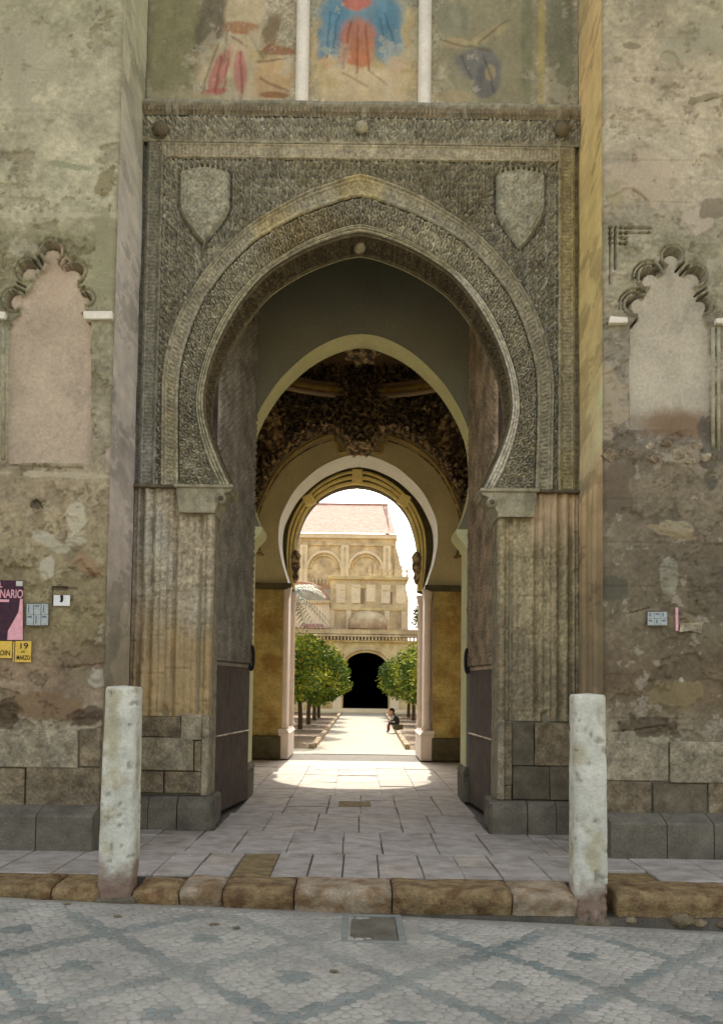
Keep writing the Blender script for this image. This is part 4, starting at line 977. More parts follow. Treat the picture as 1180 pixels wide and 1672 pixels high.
jit = rng.uniform(.93, 1.07, len(cob)); cc = (A(168, 163, 148)[None] * (1 - ff[:, None]) + A(116, 124, 116)[None] * ff[:, None]) * jit[:, None] * (.72 + .56 * fbm(cob[:, 0] * 2.5, cob[:, 1] * 2.5, 21)[:, None]) * (.88 + .24 * patch[:, None])
ns = 7
def cobmesh(sel):
    V = []; Fc = []; Cc = []
    for i in sel:
        x, y = cob[i]; b = len(V); z = float(sz(x)); R0 = pitch * .61 * csz[i]; h = random.uniform(.0005, .0025); a0 = random.random() * 6
        rs = [R0 * random.uniform(.82, 1.08) for _ in range(ns)]
        for (k, zz) in ((1, -.02), (.95, -.0005), (.6, .75 * h), ):
            for a in range(ns): V.append((x + rs[a] * k * math.cos(a0 + a * 2 * math.pi / ns), y + rs[a] * k * math.sin(a0 + a * 2 * math.pi / ns), z + zz))
        V.append((x, y, z + h))
        for r in (0, 1):
            for a in range(ns): Fc.append((b + r * ns + a, b + r * ns + (a + 1) % ns, b + (r + 1) * ns + (a + 1) % ns, b + (r + 1) * ns + a))
        for a in range(ns): Fc.append((b + 2 * ns + a, b + 2 * ns + (a + 1) % ns, b + 3 * ns))
        Cc += [cc[i]] * (3 * ns + 1)
    return V, Fc, Cc
M['cobble'] = mat('cobble', attr=True, var=.14, scale=2.2, fine=50, bump=.5, bd=.006, rough=.8)
vis = np.abs(cob[:, 0]) < (cob[:, 1] + D0) * .37
order = np.argsort(np.where(vis, cob[:, 1], 99) + (0 * cob[:, 1])); order = [i for i in order if cob[i, 1] > -6.42] 
near = order[:290]; ns_ = set(near); rest = [i for i in range(len(cob)) if i not in ns_]
for i in near:
    V, Fc, Cc = cobmesh([i]); raw('cobble', V, Fc, M['cobble'], st, Cc, True)
V, Fc, Cc = cobmesh(rest); o = raw('cobbles', V, Fc, M['cobble'], st, Cc, True); o['kind'] = 'stuff'
# street beyond the cobbled part built piece by piece keeps the same mortar; drain cover
ca = gnd(556, 1494, -.2); cb_ = gnd(654, 1494, -.2); cc_ = gnd(650, 1541, -.2); cd = gnd(556, 1541, -.2)
t = thing('drain_cover', 'square pale drain cover set in the street below the kerb', 'drain cover', (.18, -3.8, -.2))
x0, x1, y0, y1 = -.13, .50, -4.02, -3.46
x0 = cd[0]; x1 = cb_[0]; y0 = cc_[1]; y1 = ca[1]
for nm, (a, b, c_, d_) in {'frame_a': (x0, x1, y0, y0 + .045), 'frame_b': (x0, x1, y1 - .045, y1), 'frame_c': (x0, x0 + .05, y0 + .047, y1 - .047), 'frame_d': (x1 - .05, x1, y0 + .047, y1 - .047)}.items():
    boxm('cover_frame', a, b, c_, d_, -.26, float(sz(.2)) + .012, M['metalgrey'], t, .004)
boxm('cover_plate', x0 + .055, x1 - .055, y0 + .052, y1 - .052, -.25, float(sz(.2)) + .004, M['plinth'], t, .004)
# pavement base and slabs
pv = boxm('pavement', -15, 15, -2.73, 12.7, -.4, -.02, M['mortar']); setp(pv, kind='structure')
def quadslab(pts, z, m_, h=.05, bev=.007):
    bm = bmesh.new(); c = Vector((sum(p[0] for p in pts) / 4, sum(p[1] for p in pts) / 4, 0)); tz = [z + random.uniform(-.004, .004) for _ in pts]
    lo = [bm.verts.new((p[0], p[1], z - h)) for p in pts]; mi = [bm.verts.new((p[0], p[1], tz[i] - bev)) for i, p in enumerate(pts)]
    hi = []
    for i, p in enumerate(pts):
        d = (c - Vector((p[0], p[1], 0))); d = Vector((math.copysign(min(abs(d.x), bev), d.x), math.copysign(min(abs(d.y), bev), d.y), 0)); hi.append(bm.verts.new((p[0] + d.x, p[1] + d.y, tz[i])))
    for i in range(4):
        j = (i + 1) % 4; bm.faces.new((lo[i], lo[j], mi[j], mi[i])); bm.faces.new((mi[i], mi[j], hi[j], hi[i]))
    bm.faces.new(hi); return frombm('paving_slab', bm, m_, pv)
XB0 = [-4.9, -4.35, -3.8, -3.2, -2.68, -2.2, -1.79, -1.44, -1.10, -.75, -.42, -.11, .22, .62, .98, 1.32, 1.75, 2.2, 2.72, 3.3, 3.85, 4.4, 4.9]
def cutx(a, b, lo, hi):
    o = [a]
    while o[-1] < b - hi: o.append(o[-1] + random.uniform(lo, hi))
    if b - o[-1] < .18: o.pop()
    return o + [b]
zones = [(-2.70, -1.50, XB0, .38, 1.2), (-1.50, -.06, [-2.56] + cutx(-2.2, 2.2, .34, .62) + [2.50], .4, .75), (-.06, 1.5, cutx(-1.63, 1.55, .36, .62), .4, .8), (1.5, 3.7, cutx(-1.58, 1.58, .4, .7), .6, 1.0), (3.7, 9.3, cutx(-2.2, 2.2, .5, .8), .8, 1.5)]
for zi, (ya_, yb_, xbs, l0, l1) in enumerate(zones):
    for ci in range(len(xbs) - 1):
        xa, xc = xbs[ci], xbs[ci + 1]; xm = (xa + xc) / 2; y = ya_; k = 0
        ye = -1.58 if (zi == 0 and abs(xm) > 2.6) else yb_
        while y < ye - .05:
            L_ = random.uniform(l0, l1)
            if zi == 0 and ci == 8: L_ = 1.2
            y1_ = min(y + L_, ye)
            if ye - y1_ < .2: y1_ = ye
            g_ = random.uniform(.003, .008); ja = random.uniform(-.014, .014)
            brown = (zi == 0 and ci == 8) or (zi == 0 and ci == 17 and k == 0)
            if zi == 0 and ci == 17 and k == 0: y1_ = min(y + .45, ye)
            quadslab([(xa + g_, y + g_ + ja), (xc - g_, y + g_ - ja), (xc - g_ + ja * .6, y1_ - g_ + ja * .5), (xa + g_ + ja * .6, y1_ - g_)], -.016 if brown else random.uniform(-.005, .004), M['slab_brown'] if brown else (M['slab'] if random.random() < .8 else M['slab_b']))
            y = y1_; k += 1
boxm('threshold_floor', -3.2, 3.2, 3.7, 10.66, -.03, -.018, M['slab'], pv)
x, y = gnd(580, 1313); boxm('worn_inset', x - .24, x + .22, y - .32, y + .32, -.02, .0042, M['slab_brown'], pv, .004)
# kerb stones
kb = boxm('kerb', -15, 15, -3.24, -2.735, -.5, -.2, M['mortar']); setp(kb, kind='structure')
def kerb(x0, x1, m_, drop=0.0, front=.0):
    nx_, nr = max(6, int((x1 - x0) / .05)), 14
    path = [(-2.735, -.2), (-2.74, -.03), (-2.755, .0), (-2.80, .012), (-2.95, .012), (-3.10, .010), (-3.20, .004), (-3.258, -.012), (-3.272, -.045), (-3.262, -.10), (-3.235, -.135), (-3.215, -.19), (-3.21, -.34)]
    V = np.zeros((nx_ + 1, len(path), 3)); sd = random.randint(0, 999)
    for i in range(nx_ + 1):
        u = i / nx_; x = x0 + .006 + (x1 - x0 - .012) * u; e = .022 * max(0, 1 - min(u, 1 - u) * (x1 - x0) / .04) ** 2
        for j, (y, z) in enumerate(path):
            n = float(fbm(np.array([x * 5 + 50]), np.array([y * 5 + z * 7 + sd]), sd, 4, .55)[0]) - .5
            V[i, j] = (x, y + (n * .055 + e * .4 if j > 5 else 0) - front * (j > 5), z - drop * (j < 9) + n * .03 * (j > 1) - e * (2 < j < 9))
    o = grid('kerb_stone', V, m_, kb, smooth=True, flip=False)
    bm = bmesh.new(); bm.from_mesh(o.data)
    bm.verts.ensure_lookup_table(); m2 = len(path)
    bm.faces.new([bm.verts[j] for j in range(m2)]); bm.faces.new([bm.verts[nx_ * m2 + j] for j in range(m2)][::-1])
    bmesh.ops.recalc_face_normals(bm, faces=bm.faces[:]); bm.to_mesh(o.data); bm.free(); return o
kx = lambda p: gnd(p, 1452)[0]
for a, b, m_, dr_ in ((-300, -190, 'kerb_ochre', 0), (-190, -70, 'kerb_pink', .01), (-70, 76, 'kerb_ochre', .0), (76, 158, 'kerb_ochre', .0), (212, 290, 'kerb_ochre', .02), (290, 362, 'kerb_pink', .0), (362, 480, 'kerb_ochre', .0), (480, 640, 'kerb_pink', .0), (640, 833, 'kerb_ochre', .0), (833, 936, 'kerb_pink', .01), (998, 1190, 'kerb_ochre', .0), (1190, 1330, 'kerb_pink', 0), (1330, 1480, 'kerb_ochre', 0)):
    kerb(kx(a), kx(b), M[m_], dr_)
# rubble showing below the right-hand kerb
for x, r in ((2.72, .09), (2.86, .06), (3.05, .05), (3.2, .07), (3.4, .06), (2.3, .05)):
    bm = bmesh.new(); bmesh.ops.create_icosphere(bm, subdivisions=2, radius=r)
    for v in bm.verts: v.co *= 1 + .2 * math.sin(v.co.x * 50 + x * 9) * math.cos(v.co.z * 40); v.co.z *= .7; v.co.x *= 1.3
    bmesh.ops.translate(bm, vec=(x, -3.215, float(sz(x)) + r * .6 + .02), verts=bm.verts); frombm('rubble_stone', bm, M['ashlar'], kb, True)

# ================================================================ BOLLARDS
def bollard(xc, yc, w0, w1, zb, ztop, label, seed, lean):
    t = thing('bollard', label, 'bollard', (xc, yc, zb), 'stone bollards on the kerb')
    n = 56; nz = 150; V = np.zeros((nz + 8, n + 1, 3)); col = np.zeros((nz + 8, n + 1, 3))
    for i in range(nz + 8):
        u = min(i / (nz - 1), 1); z = zb - .12 + (ztop - zb + .12) * u
        k = 1 if i < nz else max(0, 1 - (i - nz + 1) / 8)
        wr = (w0 + (w1 - w0) * u) / 2; topr = 1 - .08 * max(0, (u - .98) / .02) ** 2
        for j in range(n + 1):
            a = 2 * math.pi * (j % n) / n; ca, sa = math.cos(a), math.sin(a); q = (abs(ca) ** 5 + abs(sa) ** 5) ** (-1 / 5)
            V[i, j] = (ca * q * wr * k * topr + lean * u, sa * q * wr * k * topr, z + (.012 * (1 - k) if i >= nz else 0))
    X = V[..., 0]; Y = V[..., 1]; Z = V[..., 2]
    nn = fbm((X + Y * .7) * 9 + 30, Z * 6, seed, 5, .6) - .5; pit = sst(.66, .78, fbm((X - Y * .6) * 16 + 9, Z * 12, seed + 5, 4))
    rad = np.hypot(X, Y) + 1e-6; k = 1 + (.012 * nn - .022 * pit) / np.maximum(rad, .08)
    low = sst(zb + .30, zb + .02, Z + .2 * nn)
    k = k - low * .10 * fbm((X + Y) * 20, Z * 20, seed + 8, 3) / np.maximum(rad, .08) * .3
    V[..., 0] = X * k + xc; V[..., 1] = Y * k + yc
    c = np.ones(X.shape + (3,)) * A(206, 204, 184)
    st_ = sst(.52, .7, fbm((X + Y) * 7 + 3, Z * 3.5, seed + 11, 5))[..., None] * .55; c = c * (1 - st_) + A(160, 146, 96) * st_
    c = c * (1 + .4 * nn[..., None]); lw = sst(zb + .42, zb + .12, Z + .35 * nn)[..., None] * .85; c = c * (1 - lw) + A(118, 84, 62) * lw
    pk = (pit * .5)[..., None]; c = c * (1 - pk) + A(120, 112, 88) * pk
    V[:, -1] = V[:, 0]
    grid('stone_shaft', V, M['bollard'], t, col=np.clip(c, .02, .8), flip=False)
    boxm('footing', xc - w0 * .55, xc + w0 * .55, yc - w0 * .5, yc + w0 * .55, zb - .1, zb + .02, M['ashlar_dark'], t, .03, .01)
    return t
def bpos(pl, pr, pt_, pb, D):
    xl, zt = at(pl, pt_, D); xr, _ = at(pr, pt_, D); _, zb = at((pl + pr) / 2, pb, D); return (xl + xr) / 2, xr - xl, zt, zb
xt, wt, zt, zb = bpos(170, 224, 1121, 1468, 8.24); xb2, wb, _, _ = bpos(160, 222, 1300, 1468, 8.24)
bollard(xb2, -3.12, wb, wt, zb, zt, 'thick pale stone bollard left of the gateway, pitted along its left face', 5, xt - xb2)
xt, wt, zt, zb = bpos(938, 991, 1134, 1505, 8.24); xb2, wb, _, _ = bpos(937, 995, 1350, 1505, 8.24)
bollard(xb2, -3.12, wb, wt, zb, zt, 'pale stone bollard right of the gateway, chipped near its top', 55, xt - xb2)
# small debris on street
for i, (px, py) in enumerate(((205, 1476), (110, 1490), (385, 1520), (545, 1585), (350, 1515), (192, 1507))):
    x, y = gnd(px, py, -.18); z = float(sz(x)) + .004
    bm = bmesh.new(); bmesh.ops.create_icosphere(bm, subdivisions=1, radius=.03)
    for v in bm.verts: v.co.x *= random.uniform(.8, 1.6); v.co.z *= .4
    bmesh.ops.translate(bm, vec=(x, y, z + .004), verts=bm.verts); o = frombm('pebble', bm, M['ashlar'], None)
    o.name = 'loose_stone'
    setp(o, ['small loose stone at the foot of the left bollard', 'small loose stone on the street left of the left bollard', 'flat loose stone on the street below the brown slab', 'small loose stone in the middle of the cobbles', 'tiny loose stone beside the flat one', 'small loose stone on the street in front of the left bollard'][i], 'stone', 'loose stones on the street')

# ================================================================ COURTYARD
cy = lambda D: D - D0
def sheet(name, x0, x1, y0, y1, z, m_): return setp(raw(name, [(x0, y0, z), (x1, y0, z), (x1, y1, z), (x0, y1, z)], [(0, 1, 2, 3)], m_), kind='structure')
sheet('courtyard_ground', -40, 40, 12.7, 110, -.02, M['soil'])
sheet('courtyard_apron', -14, 14, 12.7, 14.6, -.012, M['path'])
pa = raw('garden_path', [(-1.08, 12.69, -.006), (1.28, 12.69, -.006), (1.62, 46.5, -.006), (-.84, 46.5, -.006)], [(0, 1, 2, 3)], M['path']); setp(pa, kind='structure')
ke = boxm('path_edging', -1.26, -1.10, 14.6, 14.9, -.1, .11, M['ashlar_pale']); setp(ke, kind='structure')
for s in (0, 1):
    y = 15.0
    while y < 45:
        L_ = 1.1; xx = (-1.14 + (y - 13) * .0072) if s == 0 else (1.36 + (y - 13) * .0104)
        boxm('edging_stone', xx - .07, xx + .07, y, y + L_ - .02, -.1, .12 + random.uniform(-.01, .01), M['kerb_pink'], ke, .015); y += L_
stp = boxm('courtyard_steps', -3.2, 5.2, 46.6, 48.2, -.1, .09, M['farcream']); setp(stp, kind='structure')
boxm('step', -3.0, 5.0, 46.9, 48.2, .09, .22, M['farcream'], stp)
# orange trees
def leafmesh(name, seed, n, rad, size, matl, squash=.85):
    r = random.Random(seed); V = []; Fc = []
    cl = [(r.uniform(-.62, .62), r.uniform(-.62, .62), r.uniform(-.6, .6), r.uniform(.32, .5)) for _ in range(17)]
    while len(Fc) < n:
        c = r.choice(cl); v = Vector((r.gauss(0, 1), r.gauss(0, 1), r.gauss(0, 1))).normalized() * c[3] * (r.random() ** .35)
        p = (Vector(c[:3]) + v); 
        if p.length > 1.08: continue
        p = Vector((p.x * rad, p.y * rad, p.z * rad * squash))
        a = Vector((r.gauss(0, 1), r.gauss(0, 1), r.gauss(0, 1))).normalized(); b = a.cross(Vector((r.gauss(0, 1), r.gauss(0, 1), r.gauss(0, 1)))).normalized(); s_ = size * r.uniform(.7, 1.3)
        k = len(V); V += [tuple(p - a * s_), tuple(p + b * s_ * .45), tuple(p + a * s_), tuple(p - b * s_ * .45)]; Fc.append((k, k + 1, k + 2, k + 3))
    me = bpy.data.meshes.new(name); me.from_pydata(V, [], Fc); me.materials.append(matl); return me
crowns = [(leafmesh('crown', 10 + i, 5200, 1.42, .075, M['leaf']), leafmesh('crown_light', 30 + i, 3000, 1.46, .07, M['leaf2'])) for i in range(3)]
def fruitmesh(seed):
    r = random.Random(seed); bm = bmesh.new()
    for _ in range(13):
        v = Vector((r.gauss(0, 1), r.gauss(0, 1), r.gauss(0, 1))).normalized() * r.uniform(1.0, 1.3)
        bmesh.ops.create_icosphere(bm, subdivisions=1, radius=.034, matrix=Matrix.Translation((v.x, v.y, v.z * .8)))
    me = bpy.data.meshes.new('fruit'); bm.to_mesh(me); bm.free(); me.materials.append(M['fruit']); return me
fr = fruitmesh(3)
def trunkmesh():
    V = []; Fc = []; 
    def lim(p0, p1, r0, r1):
        b = len(V); p0 = Vector(p0); p1 = Vector(p1); t = (p1 - p0).normalized(); a = t.cross(Vector((.3, 1, .1))).normalized(); c = t.cross(a)
        for p, r in ((p0, r0), ((p0 + p1) / 2 + a * .02, (r0 + r1) / 2), (p1, r1)):
            for k in range(7): an = 2 * math.pi * k / 7; V.append(tuple(p + a * math.cos(an) * r + c * math.sin(an) * r))
        for i in (0, 1):
            for k in range(7): Fc.append((b + i * 7 + k, b + i * 7 + (k + 1) % 7, b + (i + 1) * 7 + (k + 1) % 7, b + (i + 1) * 7 + k))
    lim((0, 0, -.05), (.03, 0, 1.0), .10, .075)
    for a in range(5):
        an = a * 1.26 + .4; lim((.03, 0, .95), (.03 + .5 * math.cos(an), .5 * math.sin(an), 1.75), .05, .025)
        lim((.03 + .5 * math.cos(an), .5 * math.sin(an), 1.75), (.85 * math.cos(an + .3), .85 * math.sin(an + .3), 2.3), .025, .01)
    me = bpy.data.meshes.new('trunk'); me.from_pydata(V, [], Fc); me.materials.append(M['bark']); return me
tm = trunkmesh()
spots = [(-2.3, 29.5), (-2.25, 33.5), (-2.15, 37.6), (-2.05, 42), (-2.0, 46.6), (2.95, 30), (2.95, 34.5), (2.9, 39), (2.85, 43.5), (2.8, 48.5), (-5.6, 31), (-5.6, 36), (-5.5, 41), (6.4, 32), (6.4, 38), (6.3, 44), (-5.4, 46), (-1.95, 50.6), (2.8, 53)]
ordn = ['nearest', 'second', 'third', 'fourth', 'fifth']
for i, (x, D) in enumerate(spots):
    if i < 5: lb = f'bushy green orange tree, {ordn[i]} in the row left of the garden path'
    elif i < 10: lb = f'bushy green orange tree, {ordn[i - 5]} in the row right of the garden path'
    else: lb = {10: 'orange tree standing behind the nearest left hand one', 11: 'orange tree behind the second left hand one', 12: 'orange tree behind the third left hand one', 13: 'orange tree in the outer right row, nearest', 14: 'orange tree in the outer right row, middle', 15: 'orange tree in the outer right row, farthest', 16: 'orange tree behind the fifth left hand one', 17: 'farthest orange tree of the left row by the arcade', 18: 'farthest orange tree of the right row by the arcade'}[i]
    t = thing('orange_tree', lb, 'tree', (x, cy(D), 0), 'orange trees in the courtyard'); k = .98 + .08 * random.random()
    t.rotation_euler.z = random.uniform(0, 6); t.scale = (k, k, k)
    o = link('trunk', tm, None, t)
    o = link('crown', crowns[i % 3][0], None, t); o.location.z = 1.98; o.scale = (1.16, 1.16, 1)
    o = link('crown', crowns[i % 3][1], None, t); o.location.z = 2.08; o.scale = (1.16, 1.16, 1); o['label'] = 'yellow green foliage with sunlight put into its colour'
    o = link('fruit', fr, None, t); o.location.z = 1.95; o['kind'] = 'stuff'
    bm = bmesh.new()
# palm
px_, pz_ = at(484, 1000, 52)
t = thing('palm_tree', 'palm tree with drooping fronds behind the orange trees at the left column', 'palm tree', (px_ - .5, cy(52), 0))
tube('trunk', [(px_ - .5, cy(52), 0), (px_ - .45, cy(52), 3), (px_ - .5, cy(52), 6.4)], .2, M['bark'], t, 10)
for i in range(22):
    an = i * 2.4; el = .9 - 1.5 * ((i * 7) % 22) / 22; pts = []
    for k in range(9):
        u = k / 8; pts.append(Vector((px_ - .5 + math.cos(an) * 2.4 * u * math.cos(el * (1 - .3 * u)), cy(52) + math.sin(an) * 2.4 * u * math.cos(el), 6.4 + 2.4 * u * math.sin(el) - 1.5 * u * u)))
    V = []; Fc = []
    for k in range(8):
        for q in (0, .5):
            p = pts[k].lerp(pts[k + 1], q); d = (pts[k + 1] - pts[k]).normalized(); sd = d.cross(Vector((0, 0, 1))).normalized()
            for s in (-1, 1):
                b = len(V); l = .55 * math.sin(math.pi * min(.95, (k + q + 1) / 9)); V += [tuple(p), tuple(p + d * .07), tuple(p + sd * s * l + d * .25 - Vector((0, 0, .18)))]; Fc.append((b, b + 1, b + 2))
    raw('frond', V, Fc, M['palm'], t)

# ---- arcade building across the court
DA = 60.0; ya = cy(DA)
AR = thing('arcade_building', 'low yellow stone arcade with a dark arched doorway at the end of the path', 'building', (.5, ya, 0))
ac = .54; r = 1.42
arc = [(ac + r * math.cos(t), 2.55 + 1.12 * math.sin(t)) for t in np.linspace(-.25, math.pi + .25, 40)]
holeA = arc[::1] + [(ac - 1.34, 2.2), (ac - 1.40, 0), (ac + 1.40, 0), (ac + 1.34, 2.2)]
holed('facade', [(-14, -.1), (15, -.1), (15, 4.3), (-14, 4.3)], holeA[::-1], ya, ya + .7, M['faryellow'], AR)
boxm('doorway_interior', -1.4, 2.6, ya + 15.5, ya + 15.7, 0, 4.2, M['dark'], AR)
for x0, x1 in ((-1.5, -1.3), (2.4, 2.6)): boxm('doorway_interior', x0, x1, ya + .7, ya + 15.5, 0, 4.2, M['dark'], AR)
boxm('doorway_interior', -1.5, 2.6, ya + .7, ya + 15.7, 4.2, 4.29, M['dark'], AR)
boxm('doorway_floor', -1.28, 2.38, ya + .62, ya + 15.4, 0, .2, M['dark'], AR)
boxm('threshold', -1.2, 2.3, ya - 1.2, ya + .6, -.05, .24, M['farcream'], AR)
for s in (-1, 1):
    boxm('door_pier', ac + s * 1.75 - .28, ac + s * 1.75 + .28, ya - .16, ya - .003, 0, 1.75, M['farcream'], AR, .02)
tube('arch_moulding', [(ac + 1.62 * math.cos(t), ya - .05, 2.55 + 1.34 * math.sin(t)) for t in np.linspace(-.2, math.pi + .2, 40)], .08, M['farstone'], AR)
for z, h, d, m_ in ((4.30, .10, .20, 'faryellow'), (4.62, .12, .35, 'farstone'), (4.78, .3, .25, 'farstone')):
    boxm('cornice_course', -14, 15, ya - d, ya + .7, z, z + h, M[m_], AR)
for i in range(60):
    x = -5.6 + i * .21; boxm('corbel', x - .055, x + .055, ya - .30, ya - .001, 4.405, 4.615, M['farstone'], AR)
X, Y = np.meshgrid(np.linspace(-14, 15, 400), np.linspace(ya - .35, ya + 3.6, 24), indexing='ij')
grid('tiled_roof', np.stack([X, Y, 5.09 + (Y - ya + .35) * .06 + .05 * np.abs(np.sin(X * 14))], -1), M['tile'], AR)
# ---- chapel block
DC = 64; yc = cy(DC)
CH = thing('chapel_block', 'square pale stone upper block with crested parapet above the arcade doorway', 'building', (.65, yc, 0))
boxm('wall', -1.80, 3.12, yc, yc + 7, 4.35, 8.55, M['farstone'], CH)
for i in range(5):
    boxm('relief_panel', -1.45 + i * .98, -1.45 + i * .98 + .62, yc - .07, yc - .003, 7.0 if i != 2 else 7.1, 8.25, M['farcream'], CH, .03)
boxm('parapet_cornice', -1.98, 3.30, yc - .2, yc + 7, 8.555, 8.80, M['faryellow'], CH, .03)
boxm('string_course', -1.9, 3.2, yc - .12, yc - .002, 6.55, 6.7, M['faryellow'], CH)
for i, x in enumerate((-1.7, -.6, .65, 1.9, 3.0)):
    boxm('pilaster', x - .16, x + .16, yc - .10, yc - .003, 5.1, 6.54, M['farcream'], CH)
for (x, z0, z1, w_) in ((-.1, 7.0, 8.0, .10), (.3, 7.0, 8.0, .10), (1.75, 7.0, 7.8, .12), (2.15, 7.0, 7.8, .08), (-1.0, 7.0, 7.8, .10)):
    o = boxm('window', x - w_, x + w_, yc - .06, yc - .004, z0, z1, M['farstone_dark'], CH)
    boxm('window_frame', x - w_ - .07, x + w_ + .07, yc - .08, yc - .005, z1 + .002, z1 + .1, M['faryellow'], o)
lathe('tympanum', .65, yc - .02, [(1.3, 5.2), (1.3, 5.9), (1.1, 6.2), (.6, 6.45), (.05, 6.52)], M['farstone'], CH, 20)
for i in range(8):
    x = .75 + i * .345; prof = [(.07, 8.8), (.09, 8.95), (.04, 9.0), (.10, 9.12), (.10, 9.22), (.04, 9.33), (.05, 9.42), (.01, 9.72)]
    lathe('finial', x, yc + .05, prof, M['farstone'], CH, 8)
# low cream building with grey roof, left
CB = thing('cream_building', 'cream building with a rounded grey roof beyond the palm', 'building', (-4.5, cy(62.5), 0))
boxm('wall', -12, -1.85, cy(63.2), cy(70), 0, 6.9, M['farcream'], CB)
boxm('eaves', -12.2, -1.83, cy(63.0), cy(70), 6.905, 7.1, M['farstone'], CB)
V = [];
Xg, Tg = np.meshgrid(np.linspace(-5.8, -2.0, 60), np.linspace(0, math.pi, 20), indexing='ij')
grid('rounded_roof', np.stack([Xg, cy(66.5) - 2.4 * np.cos(Tg), 7.1 + np.sin(Tg) * 1.3 * np.sqrt(np.clip(1 - ((Xg + 3.9) / 1.95) ** 2, 0, 1)) + .03 * np.sin(Xg * 20)], -1), M['greyroof'], CB)
tube('roof_edge', [(-3.9 + 1.95 * math.cos(t), cy(64.2), 7.1 + 1.25 * math.sin(t)) for t in np.linspace(0, math.pi, 30)], .10, M['tile'], CB)
boxm('dormer', -3.6, -2.2, cy(62.6), cy(63.15), 5.2, 5.55, M['tile'], CB, .05)
# ---- cathedral nave
DN = 95; yn = cy(DN)
NV = thing('cathedral_nave', 'tall cathedral wall with blind round arches under a wide pink tiled roof', 'cathedral', (-2, yn, 0))
boxm('wall', -16, 3.5, yn, yn + 22, 0, 15.9, M['farstone'], NV)
boxm('entablature', -16.2, 3.75, yn - .3, yn + 22, 15.905, 16.35, M['farcream'], NV, .04)
boxm('architrave', -16.2, 3.65, yn - .18, yn - .003, 15.2, 15.45, M['farstone'], NV)
prism('buttress', [(3.5, 0), (4.9, 0), (4.9, 10), (4.3, 12.4), (3.9, 14.2), (3.5, 15.6)], yn - .2, yn + 2, M['farstone'], NV)
for x in (-9.2, -5.35, -1.35, 2.75):
    boxm('pilaster', x - .38, x + .38, yn - .35, yn - .003, 6, 15.19, M['farcream'], NV)
    boxm('pilaster_shade_strip', x - .10, x + .10, yn - .42, yn - .352, 6, 15.0, M['farstone'], NV)  # raised strip of darker stone, shade put into its colour
for xc_ in (-7.3, -3.35, .68):
    for rr, tt in ((1.66, .16), (1.30, .09)):
        tube('blind_arch', [(xc_ + rr * math.cos(t), yn - .1, 12.9 + rr * math.sin(t)) for t in np.linspace(0, math.pi, 30)], tt, M['farcream'] if tt > .1 else M['faryellow'], NV, 8)
    boxm('window_lintel', xc_ - 1.2, xc_ + 1.2, yn - .16, yn - .004, 11.0, 11.25, M['tile'], NV)
    boxm('window', xc_ - .9, xc_ + .9, yn - .08, yn - .005, 7.6, 10.95, M['greyroof'], NV)
    for s in (-1, 1): boxm('window_jamb', xc_ + s * 1.1 - .12, xc_ + s * 1.1 + .12, yn - .14, yn - .004, 7.4, 10.99, M['farcream'], NV)
    for i in range(7):
        x = xc_ - 1.05 + i * .35; lathe('baluster', x, yn - .25, [(.06, 11.3), (.13, 11.5), (.05, 11.7), (.11, 11.85), (.04, 11.95)], M['farstone'], NV, 7)
# roof with rows of tiles
X, T = np.meshgrid(np.linspace(-16, 3.55, 760), np.linspace(0, 1, 64), indexing='ij')
y_ = yn - .5 + T * 11.5; xe = X + np.where(X > 3, -.5 * T, 0)
Z = 16.35 + T * 4.95 + .055 * np.abs(np.sin(X * math.pi / .26)) - .05 * ((T * 32) % 1) + .03 * (fbm(X * 3, T * 40, 900) - .5)
grid('tiled_roof', np.stack([xe, y_, Z], -1), M['tile'], NV)
boxm('roof_gable', 2.6, 3.0, yn + .2, yn + 11, 16.35, 16.6, M['farcream'], NV)
tube('ridge', [(-16, yn + 11, 21.3), (3.1, yn + 11, 21.3)], .16, M['tile'], NV, 8)
prism('gable_wall', [(2.9, 16.3), (3.0, 16.3), (3.0, 16.31), (2.9, 16.31)], yn, yn + .1, M['farcream'], NV)
# low wall right of chapel, tree mass
FT = thing('shrub', 'dark shrub rising beside the right side of the square stone block', 'shrub', (4.6, cy(62), 0))
me = leafmesh('foliage', 77, 2600, 1.3, .10, M['leaf']); o = link('foliage', me, None, FT); o.location.z = 6.2
tube('trunk', [(4.6, cy(62), 0), (4.6, cy(62), 5.6)], .12, M['bark'], FT)

# ================================================================ PERSON
px_, py_ = 1.46, 23.7
PR = thing('person', 'person in dark clothes sitting hunched on the path edging at right', 'person', (px_, py_, 0))
seat = boxm('low_stool', px_ - .14, px_ + .2, py_ - .17, py_ + .17, .12, .30, M['ashlar_dark'])
setp(seat, 'low stone block under the seated person', 'stone block')
def skin(name, vs, es, m_, parent, root=0, sub=2):
    me = bpy.data.meshes.new(name); me.from_pydata([v[:3] for v in vs], es and es, []); o = link(name, me, m_, parent)
    md = o.modifiers.new('skin', 'SKIN'); 
    for i, v in enumerate(vs): me.skin_vertices[0].data[i].radius = (v[3], v[4] if len(v) > 4 else v[3])
    me.skin_vertices[0].data[root].use_root = True
    s_ = o.modifiers.new('sub', 'SUBSURF'); s_.levels = s_.render_levels = sub
    bpy.context.view_layer.update(); dg = bpy.context.evaluated_depsgraph_get(); nm = bpy.data.meshes.new_from_object(o.evaluated_get(dg)); o.modifiers.clear(); o.data = nm
    nm.polygons.foreach_set('use_smooth', np.ones(len(nm.polygons), bool)); nm.materials.clear(); nm.materials.append(m_); return o
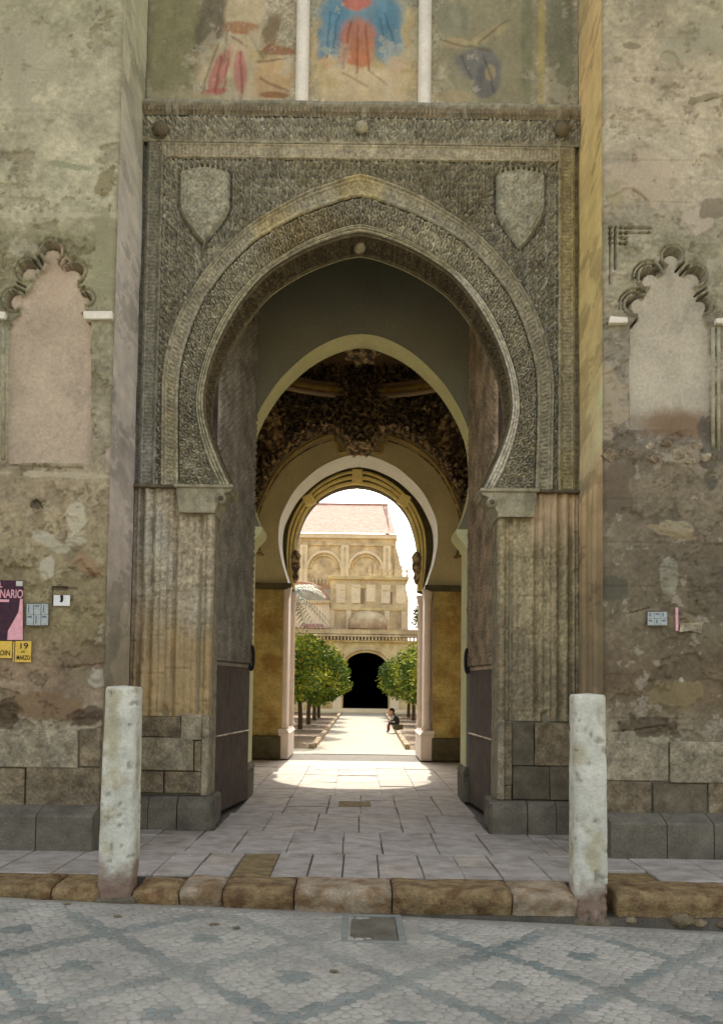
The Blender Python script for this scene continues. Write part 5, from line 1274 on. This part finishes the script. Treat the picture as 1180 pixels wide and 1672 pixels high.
# facing -x (towards the path); local coordinates
bv = [(.06, 0, .40, .14, .15), (.02, 0, .58, .12, .15), (-.08, 0, .78, .11, .16), (-.14, 0, .90, .06), (-.20, 0, .98, .05), (-.24, 0, 1.06, .085, .08), (-.25, 0, 1.14, .07),
      (0, .11, .38, .10), (-.40, .15, .52, .065), (-.44, .15, .30, .06), (-.42, .15, .07, .04), (-.54, .15, .04, .035),
      (0, -.11, .38, .10), (-.40, -.17, .50, .065), (-.47, -.17, .28, .06), (-.46, -.17, .07, .04), (-.58, -.17, .04, .035),
      (-.10, .19, .82, .055), (-.20, .23, .62, .045), (-.38, .14, .60, .032), (-.10, -.19, .82, .055), (-.20, -.23, .62, .045), (-.38, -.12, .60, .032)]
be = [(0, 1), (1, 2), (2, 3), (3, 4), (4, 5), (5, 6), (0, 7), (7, 8), (8, 9), (9, 10), (10, 11), (0, 12), (12, 13), (13, 14), (14, 15), (15, 16), (2, 17), (17, 18), (18, 19), (2, 20), (20, 21), (21, 22)]
sc_ = .70
bv = [(v[0] * sc_, v[1] * sc_, v[2] * sc_) + tuple(r_ * sc_ for r_ in v[3:]) for v in bv]
skin('body', bv, be, M['cloth_dark'], PR)
bm = bmesh.new(); bmesh.ops.create_uvsphere(bm, u_segments=16, v_segments=12, radius=.098)
for v in bm.verts: v.co.z *= 1.2; v.co.x += -.015 * max(0, 1 - abs(v.co.z) / .05) * (v.co.x < -.08)
bmesh.ops.translate(bm, vec=(px_ - .22, py_, 1.10 * sc_), verts=bm.verts); frombm('face', bm, M['skin'], PR, True)
bm = bmesh.new(); bmesh.ops.create_uvsphere(bm, u_segments=16, v_segments=12, radius=.108)
bmesh.ops.delete(bm, geom=[v for v in bm.verts if v.co.z < -.02 and v.co.x < .03], context='VERTS')
bmesh.ops.translate(bm, vec=(px_ - .205, py_, 1.12 * sc_), verts=bm.verts); frombm('hair', bm, M['ink'], PR, True)
for s in (-1, 1):
    hb = [(-.38 * sc_, s * .13 * sc_, .60 * sc_, .026), (-.43 * sc_, s * .10 * sc_, .585 * sc_, .028, .02)]
    hv = list(hb); he = [(0, 1)]
    for k in range(5):
        a = -.5 + k * .25; b = len(hv); l = (.05, .06, .065, .06, .045)[k] * .8
        hv += [(hb[1][0] - l * .6, hb[1][1] + a * .05 * s, hb[1][2] - .005, .0075), (hb[1][0] - l * 1.1, hb[1][1] + a * .06 * s, hb[1][2] - .025, .0065)]; he += [(1, b), (b, b + 1)]
    skin('hand', hv, he, M['skin'], PR, 1, 1)
tube('trouser_leg', [(px_ - .30, py_ + .105, .30), (px_ - .305, py_ + .105, .08)], .047, M['cloth_red'], PR, 10)
tube('trouser_leg', [(px_ - .325, py_ - .12, .28), (px_ - .325, py_ - .12, .08)], .047, M['cloth_red'], PR, 10)
